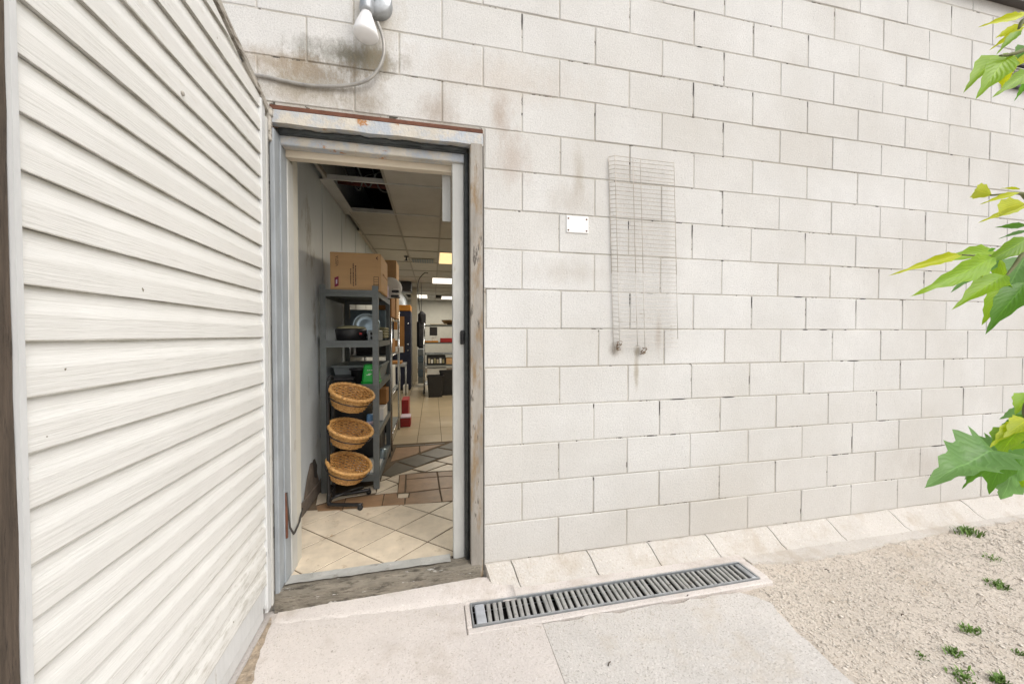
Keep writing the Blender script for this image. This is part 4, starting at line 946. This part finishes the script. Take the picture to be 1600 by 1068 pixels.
# ------------------------------------------------------------------ BACK OF THE SHOP
tag(MB().box(-.78, -.635, 7.65, 7.80, 0, CZ - .006, .006).build('column', M['beige']), 'beige square column between floor and ceiling inside', 'column')
fr = thing('navy_fridge', 'tall dark navy fridge at the back on the left', 'fridge', (-.85, 6.4, 0))
MB().box(-1.06, -.70, 6.12, 6.7, .03, 1.66, .008).build('cabinet', M['navy'], fr); MB().box(-1.06, -.70, 6.095, 6.117, .05, 1.655, .006).build('door', M['navy'], fr)
for zz in (1.40, .97, .84): MB().lathe([(.018, 0), (.016, .008), (.001, .01)], (-.755, 6.094, zz), (0, -1, 0), 12).build('bolt', M['chrome'], fr)
MB().box(-1.04, -.72, 6.14, 6.68, 0, .028).build('plinth', M['black_plastic'], fr)
tag(MB().box(-1.02, -.70, 6.12, 6.6, 1.665, 1.79, .01).build('orange_tray', M['orange']), 'orange tray on top of the navy fridge', 'tray')
tag(MB().box(-1.03, -.825, 6.045, 6.065, .80, 1.545, .002).build('brown_board', M['cardboard_dark']), 'brown board leaning on the navy fridge', 'board')
tag(MB().box(-1.0, -.845, 6.02, 6.042, .80, .925, .002).build('paper_notice', M['white_china']), 'white notice at the foot of the brown board', 'notice')
tag(MB().box(-1.03, -.94, 6.02, 6.042, 1.05, 1.27, .002).build('paper_notice', M['white_china']), 'white notice at the middle of the brown board', 'notice')
tag(MB().box(-.98, -.70, 6.5, 6.85, 2.12, 2.325, .01).build('black_monitor', M['black_plastic']), 'black monitor hung under the ceiling left of the column', 'monitor')
ta = thing('steel_table', 'narrow stainless steel table beside the navy fridge', 'table', (-.85, 5.1, 0))
MB().box(-1.06, -.735, 4.90, 5.5, .60, .64, .004).build('top', M['galv'], ta)
for x, y in ((-.83, 4.93), (-.76, 5.46), (-1.03, 4.93), (-1.03, 5.46)): MB().tube([(x, y, 0), (x, y, .598)], .016, 10).build('leg', M['galv'], ta)
tag(MB().box(-1.0, -.80, 4.95, 5.3, .643, .69, .008).build('red_tray', M['cardboard_dark']), 'reddish brown tray on the narrow steel table', 'tray')
tag(MB().box(-.83, -.74, 5.7, 5.9, .0, .16, .006).build('white_carton', M['white_china']), 'white carton on the floor beside the navy fridge', 'box')
rk = thing('wheeled_rack', 'chrome wheeled rack full of goods at the back', 'rack', (-.1, 5.6, 0))
for x in (-.42, .55):
    for y in (5.55, 6.05):
        MB().tube([(x, y, .10), (x, y, 1.40)], .014, 10).build('post', M['chrome'], rk)
        MB().lathe([(.045, -.012), (.05, 0), (.045, .012)], (x, y, .05), (1, 0, 0), 16).build('castor', M['black_plastic'], rk)
rz = [.18, .56, .78, 1.00, 1.35]
for z in rz:
    mb = MB().box(-.42, .55, 5.55, 5.562, z - .012, z + .012).box(-.42, .55, 6.04, 6.052, z - .012, z + .012)
    for i in range(12): mb.tube([(-.41 + i * .087, 5.56, z), (-.41 + i * .087, 6.04, z)], .004, 5)
    mb.box(-.415, .545, 5.565, 6.035, z - .003, z + .002); mb.build('rack_shelf', M['steel_grey'] if z != .18 else M['chrome'], rk)
def good(name, x0, x1, y0, y1, z0, z1, m_, lb, cat): tag(MB().box(x0, x1, y0, y1, z0, z1, .006).build(name, M[m_]), lb, cat)
bw = thing('bronze_bowl', 'bronze oval bowl on the top of the wheeled rack', 'bowl', (.1, 5.7, 1.36))
MB().lathe([(.05, 0), (.12, .025), (.165, .07), (.175, .10), (.168, .10), (.11, .03), (.001, .02)], (.10, 5.75, 1.365), (0, 0, 1), 26).build('bowl', M['bronze'], bw)
good('flat_board', -.30, .03, 5.58, 5.95, 1.365, 1.385, 'beige', 'flat tan board on the top of the wheeled rack', 'board')
good('red_crate', -.10, .40, 5.58, 5.9, 1.013, 1.10, 'red', 'red crate on the second shelf of the wheeled rack', 'crate')
good('orange_tray', -.40, -.14, 5.58, 5.9, 1.013, 1.045, 'orange', 'orange tray beside the red crate on the wheeled rack', 'tray')
for i in range(4): tag(MB().box(-.27 + .06 * i, -.22 + .06 * i, 5.60, 5.68, 1.047 if i < 2 else 1.115, 1.12 + .012 * i if i < 2 else 1.15, .004).build('white_carton', M['white_china']), ('small white carton at the left of the orange tray', 'small white carton at the right of the orange tray', 'small white carton on the left of the red crate', 'small white carton farther right on the red crate')[i], 'box') if i < 2 else None
good('sign_board', -.31, -.16, 5.52, 5.54, 1.15, 1.32, 'black_plastic', 'small black sign hung on the front of the wheeled rack', 'sign')
good('black_crate', -.37, .0, 5.58, 5.9, .575, .75, 'black_plastic', 'black crate under the middle shelf of the wheeled rack', 'crate')
good('cardboard_box', .01, .30, 5.57, 5.9, .575, .70, 'cardboard', 'tan carton beside the black crate on the wheeled rack', 'box')
for i in range(6): tag(MB().box(-.34 + .055 * i, -.30 + .055 * i, 5.566, 5.576, .60, .70 - .02 * (i % 2), .002).build('packet', M[('beige', 'white_china', 'olive')[i % 3]]), ('first', 'second', 'third', 'fourth', 'fifth', 'sixth')[i] + ' packet from the left on the front of the black crate', 'packet', 'packets on the black crate')
good('white_crate', -.36, .02, 5.60, 5.9, .20, .50, 'white_china', 'white crate on the bottom shelf of the wheeled rack', 'crate')
good('white_drum', .08, .30, 5.58, 5.85, .20, .42, 'white_china', 'white square drum right of the bins', 'drum')
dw = thing('drawer_tower', 'clear plastic drawer tower behind the wheeled rack', 'drawers', (-.5, 6.6, 0))
for i in range(5): MB().box(-.575, -.43, 6.55, 6.9, .08 + .155 * i, .225 + .155 * i, .006).build('drawer', M['blue_panel'] if i % 2 else M['tote_grey'], dw)
ct = thing('hanging_coat', 'black bags hanging beside the beige column', 'bag', (-.5, 6.6, 1.4))
MB().box(-.60, -.42, 6.62, 6.80, .86, 1.50, .05).build('bag', M['black_plastic'], ct)
MB().box(-.575, -.40, 6.60, 6.78, 1.36, 1.70, .07).build('bag', M['black_plastic'], ct)
MB().tube([(-.5, 6.7, 1.68), (-.49, 6.74, 1.9), (-.50, 6.7, CZ - .004)], .006, 6).build('strap', M['black_plastic'], ct)
tag(MB().tube(spline([(-.33, 5.3, CZ - .004), (-.40, 5.3, CZ - .01), (-.50, 5.3, 2.20), (-.52, 5.3, 2.0), (-.50, 5.3, 1.75), (-.47, 5.3, 1.55), (-.45, 5.4, 1.40)], 8), .008, 7).build('hanging_cable', M['black_plastic']), 'dark cable drooping from the ceiling beside the beige column', 'cable')
def bin_(c, r0, r1, h, lb):
    t = thing('waste_bin', lb, 'bin', c); tv = []
    for zz, s_ in ((0, r0), (h - .02, r1), (h - .02, r1 + .012), (h, r1 + .012), (h, r1 - .008), (.02, r0 - .008)):
        tv += [(c[0] + s_ * a, c[1] + s_ * b, c[2] + zz) for a, b in ((-1, -.7), (-.8, -.9), (.8, -.9), (1, -.7), (1, .7), (.8, .9), (-.8, .9), (-1, .7))]
    MB().add(tv, [(i * 8 + k, i * 8 + (k + 1) % 8, (i + 1) * 8 + (k + 1) % 8, (i + 1) * 8 + k) for i in range(5) for k in range(8)] + [tuple(range(40, 48))]).build('tub', M['black_plastic'], t)
bin_((-.205, 5.22, 0), .125, .150, .40, 'front black waste bin before the wheeled rack')
bin_((.02, 5.40, .0), .12, .14, .47, 'taller black waste bin behind the front bin')

# ------------------------------------------------------------------ WEEDS
def weed(c, h, n, spread, label):
    rnd = random.Random(int(c[0] * 1000)); mb = MB(); zc = sand_z(c[0], c[1])
    for i in range(n):
        a = rnd.uniform(0, 6.28); d = rnd.uniform(0, spread); b = Vector((c[0] + d * math.cos(a), c[1] + d * .6 * math.sin(a), zc - .004)); a2 = rnd.uniform(0, 6.28); ln = h * rnd.uniform(.45, 1.1); lean = rnd.uniform(.3, .9) * ln
        tip = b + Vector((math.cos(a2) * lean, math.sin(a2) * lean, ln * .8)); mid = b.lerp(tip, .55) + Vector((0, 0, ln * .18)); wv = Vector((-math.sin(a2), math.cos(a2), 0)) * rnd.uniform(.0018, .0042)
        mb.add([b - wv * .6, b + wv * .6, mid + wv, mid - wv, tip], [(0, 1, 2, 3), (3, 2, 4)])
    return tag(mb.build('weed_tuft', M['grass']), label, 'weed', 'weeds growing in the gravel')
for (px, py), h, n, s_, lb in (((1512, 825), .055, 110, .09, 'dense green weed tuft closest to the block wall'), ((1557, 905), .04, 70, .06, 'green weed tuft at the right edge, nearest the wall one'), ((1550, 865), .03, 36, .06, 'thin weed tuft between the two right hand tufts'), ((1515, 978), .032, 70, .045, 'bright weed tuft in the middle of the lower right corner'), ((1490, 1012), .026, 60, .04, 'small weed tuft just below the middle right one'), ((1505, 1048), .028, 75, .055, 'spreading weed tuft at the bottom right'), ((1560, 1055), .035, 75, .03, 'compact dark weed tuft by the bottom right corner'), ((1440, 1015), .016, 30, .04, 'sparse low weed tuft left of the others'), ((1592, 1012), .02, 28, .02, 'tiny weed tuft on the right frame edge')):
    p = at(px, py + 8, Z=GZ - .01); weed((p.x, p.y), h, n, s_, lb)
# twigs and chips on the ground
for (px, py, ln, a, lb) in ((952, 1036, .022, .7, 'short dark twig on the grey concrete'), (1075, 930, .018, .2, 'dark chip lying under the drain grate'), (1292, 890, .02, -.8, 'small dark twig on the sandy ground'), (1410, 960, .018, .1, 'thin brown twig right of the grey concrete')):
    p = at(px, py, Z=GZ + .004); d = Vector((math.cos(a), math.sin(a), 0)) * ln
    tag(MB().tube([p - d / 2, p + Vector((0, .002, .003)), p + d / 2], .0022, 5).build('twig', M['old_wood']), lb, 'twig')

# ------------------------------------------------------------------ LEAFY BRANCHES of a sapling just outside the frame
LEAVES = {}
def leaf_mesh(kind, m_):
    key = (kind, m_)
    if key in LEAVES: return LEAVES[key]
    nl = 20 if kind == 'lobed' else 10
    if kind == 'lobed': half = [0, .16, .30, .36, .25, .29, .38, .40, .29, .26, .31, .33, .22, .18, .21, .19, .11, .09, .08, .03, 0]
    elif kind == 'slim': half = [.01, .055, .095, .115, .118, .11, .09, .065, .038, .014, .0]
    else: half = [.01, .085, .15, .185, .19, .175, .145, .105, .06, .022, .0]
    vv, uv, fs = [], [], []
    for i in range(nl + 1):
        t = i / nl; hw = half[i]; zz = -.22 * t * t + .05 * t + (.03 * math.sin(t * 11) if kind == 'lobed' else 0)
        ser = (.012 if i % 2 else -.010) if 0 < i < nl else 0
        for s_ in (-1, -.5, 0, .5, 1):
            ww = (hw + ser * (abs(s_) == 1)) * s_
            vv.append((t + .05 * abs(s_) * hw * 0, ww, zz + abs(ww) * .38 + .012 * math.sin(9 * t + s_ * 2) * abs(s_))); uv.append((s_, t))
    for i in range(nl):
        for k in range(4): fs.append((i * 5 + k, (i + 1) * 5 + k, (i + 1) * 5 + k + 1, i * 5 + k + 1))
    me = bpy.data.meshes.new('leaf'); me.from_pydata(vv, [], fs); me.polygons.foreach_set('use_smooth', [True] * len(fs)); me.materials.append(M[m_])
    ul = me.uv_layers.new(name='UVMap')
    for l in me.loops: ul.data[l.index].uv = uv[l.vertex_index]
    me.update(); LEAVES[key] = me; return me
TRX, TRY = 1.17, -1.36
tree = thing('sapling', 'green leafed sapling whose branches hang into the right side', 'tree', (TRX, TRY, -.1))
MB().tube(spline([(TRX, TRY, -.12), (TRX + .02, TRY, .5), (TRX - .01, TRY + .01, 1.0), (TRX + .02, TRY, 1.5), (TRX, TRY, 1.9), (TRX + .01, TRY + .02, 2.3)], 6), lambda i: .018 - .0004 * i, 8).build('trunk', M['bark'], tree)
def leaf(bx_, by_, tx, ty, Yb, Yt, kind, m_, roll=0, wid=1.0):
    b = at(bx_, by_, Y=Yb); t = at(tx, ty, Y=Yt); d = t - b; L = d.length; d.normalize()
    view = (CAM - (b + t) / 2).normalized(); nrm = (view - d * view.dot(d)).normalized(); nrm = Matrix.Rotation(roll, 3, d) @ nrm
    if nrm.z < -.2: nrm = -nrm
    side = nrm.cross(d); m3 = Matrix((d, side, nrm)).transposed()
    o = bpy.data.objects.new('leaf', leaf_mesh(kind, m_)); COL.objects.link(o); o.parent = tree
    o.matrix_local = Matrix.Translation(b - ROOT[tree.name]) @ m3.to_4x4() @ Matrix.Diagonal((L, L * wid, L, 1)); return o
YB = -1.36
LV = [ # base, tip, kind, material, roll, width
 (1600, 24, 1543, 34, 'slim', 'leaf_yellow', .5, .8), (1602, 38, 1545, 61, 'slim', 'leaf_yellow', -.3, 1.0), (1600, 42, 1552, 73, 'slim', 'leaf_yellow', .2, 1.0), (1594, 48, 1564, 74, 'slim', 'leaf_green', .4, .9), (1606, 20, 1575, 28, 'slim', 'leaf_yellow', .9, 1.0),
 (1565, 86, 1517, 120, 'broad', 'leaf_green', .7, .7), (1574, 86, 1540, 138, 'broad', 'leaf_green', -.2, .95), (1582, 88, 1563, 139, 'broad', 'leaf_yellow', .4, 1.0), (1608, 112, 1572, 137, 'slim', 'leaf_green', 0, 1.0), (1608, 120, 1587, 157, 'slim', 'leaf_dark', .2, 1.0), (1605, 84, 1585, 100, 'broad', 'leaf_yellow', .2, .9), (1606, 72, 1592, 84, 'broad', 'leaf_dark', .4, .9),
 (1550, 304, 1502, 291, 'slim', 'leaf_yellow', .1, .9), (1592, 301, 1538, 314, 'slim', 'leaf_yellow', .5, .8), (1602, 318, 1522, 335, 'slim', 'leaf_yellow', -.3, .8), (1602, 322, 1540, 341, 'slim', 'leaf_yellow', .3, .8), (1594, 296, 1563, 292, 'slim', 'leaf_yellow', .6, .9), (1606, 306, 1596, 298, 'slim', 'leaf_yellow', .6, .9),
 (1603, 352, 1558, 354, 'broad', 'leaf_dark', .2, .8), (1606, 360, 1563, 370, 'slim', 'leaf_blue', .5, .9),
 (1556, 393, 1482, 399, 'slim', 'leaf_green', .6, .8), (1500, 398, 1419, 418, 'slim', 'leaf_yellow', .2, .45), (1552, 402, 1461, 450, 'slim', 'leaf_green', -.2, .8), (1556, 404, 1494, 445, 'broad', 'leaf_blue', .3, .75), (1606, 372, 1545, 410, 'broad', 'leaf_green', -.2, .85),
 (1570, 430, 1503, 467, 'broad', 'leaf_green', .3, .7), (1568, 444, 1540, 503, 'broad', 'leaf_green', -.2, .95), (1606, 440, 1545, 508, 'broad', 'leaf_dark', .2, .8), (1561, 402, 1572, 456, 'broad', 'leaf_green', .8, .8), (1602, 400, 1571, 456, 'broad', 'leaf_blue', .1, 1.1), (1608, 415, 1575, 478, 'broad', 'leaf_green', .6, .8), (1556, 388, 1540, 393, 'broad', 'leaf_dark', .3, 1.0), (1560, 395, 1520, 440, 'broad', 'leaf_yellow', .8, .6),
 (1553, 704, 1468, 738, 'lobed', 'leaf_blue', .3, .62), (1556, 712, 1486, 748, 'slim', 'leaf_dark', -.2, 1.2), (1562, 694, 1500, 713, 'lobed', 'leaf_blue', .3, .75), (1562, 706, 1512, 750, 'broad', 'leaf_blue', -.3, 1.4), (1576, 708, 1541, 762, 'broad', 'leaf_dark', .4, 1.3), (1592, 702, 1568, 786, 'lobed', 'leaf_blue', -.2, .8), (1604, 700, 1578, 760, 'broad', 'leaf_blue', .5, 1.5), (1590, 690, 1530, 728, 'lobed', 'leaf_blue', -.1, .8), (1548, 716, 1500, 762, 'slim', 'leaf_dark', .2, .8),
 (1604, 660, 1550, 684, 'slim', 'leaf_yellow', .6, .9), (1606, 640, 1563, 652, 'broad', 'leaf_blue', .3, 1.3), (1606, 648, 1566, 664, 'broad', 'leaf_dark', -.2, 1.1), (1610, 614, 1588, 640, 'broad', 'leaf_green', .2, 1.2), (1610, 690, 1590, 752, 'broad', 'leaf_green', .4, 1.2), (1600, 668, 1556, 700, 'broad', 'leaf_green', .7, 1.1), (1608, 668, 1578, 700, 'broad', 'leaf_dark', .2, 1.2), (1606, 655, 1580, 672, 'slim', 'leaf_yellow', .1, 1.3)]
rl = random.Random(5)
for bx_, by_, tx, ty, kd, m_, ro, wd_ in LV:
    dy = rl.uniform(-.03, .05); leaf(bx_, by_, tx, ty, YB + dy, YB + dy + rl.uniform(-.025, .025), kd, m_, ro, wd_)
def twig(pts, r0, r1): P_ = spline(pts, 5); MB().tube(P_, lambda i: r0 + (r1 - r0) * i / (len(P_) - 1), 7).build('branch', M['bark'], tree)
def A(px, py, dy=0): return at(px, py, Y=YB + dy)
twig([(TRX, TRY, 1.85), A(1625, 30), A(1600, 32), A(1592, 45)], .008, .002); twig([A(1625, 60), A(1600, 78), A(1575, 86), A(1562, 87)], .005, .0015)
twig([(TRX, TRY, 1.3), A(1640, 330), A(1606, 310), A(1592, 302), A(1548, 305)], .007, .0015); twig([(TRX, TRY, 1.25), A(1640, 385), A(1606, 384), A(1570, 396), A(1550, 400), A(1500, 398)], .008, .0012); twig([A(1606, 384), A(1585, 415), A(1568, 436)], .004, .0015)
twig([(TRX, TRY, .8), A(1640, 660), A(1605, 668), A(1585, 692), A(1568, 698)], .008, .002); twig([A(1606, 668), A(1600, 640), A(1608, 615)], .004, .0015)
# leaves of the same sapling beyond the frame
for i in range(26):
    a = rl.uniform(0, 6.28); zz = rl.uniform(.7, 2.3); b = Vector((TRX + .05 + abs(rl.gauss(0, .12)), TRY - .02 - abs(rl.gauss(0, .1)), zz)); L = rl.uniform(.07, .12)
    twig([(TRX, TRY, zz - .05), (TRX + (b.x - TRX) * .5, TRY + (b.y - TRY) * .4, zz - .015), b], .0025, .0012)
    m3 = Matrix.Rotation(rl.uniform(-.9, .9), 3, 'Z') @ Matrix.Rotation(rl.uniform(.1, .9), 3, 'Y')
    o = bpy.data.objects.new('leaf', leaf_mesh('broad', rl.choice(('leaf_green', 'leaf_yellow', 'leaf_dark')))); COL.objects.link(o); o.parent = tree
    o.matrix_local = Matrix.Translation(b - ROOT[tree.name]) @ m3.to_4x4() @ Matrix.Diagonal((L, L, L, 1))
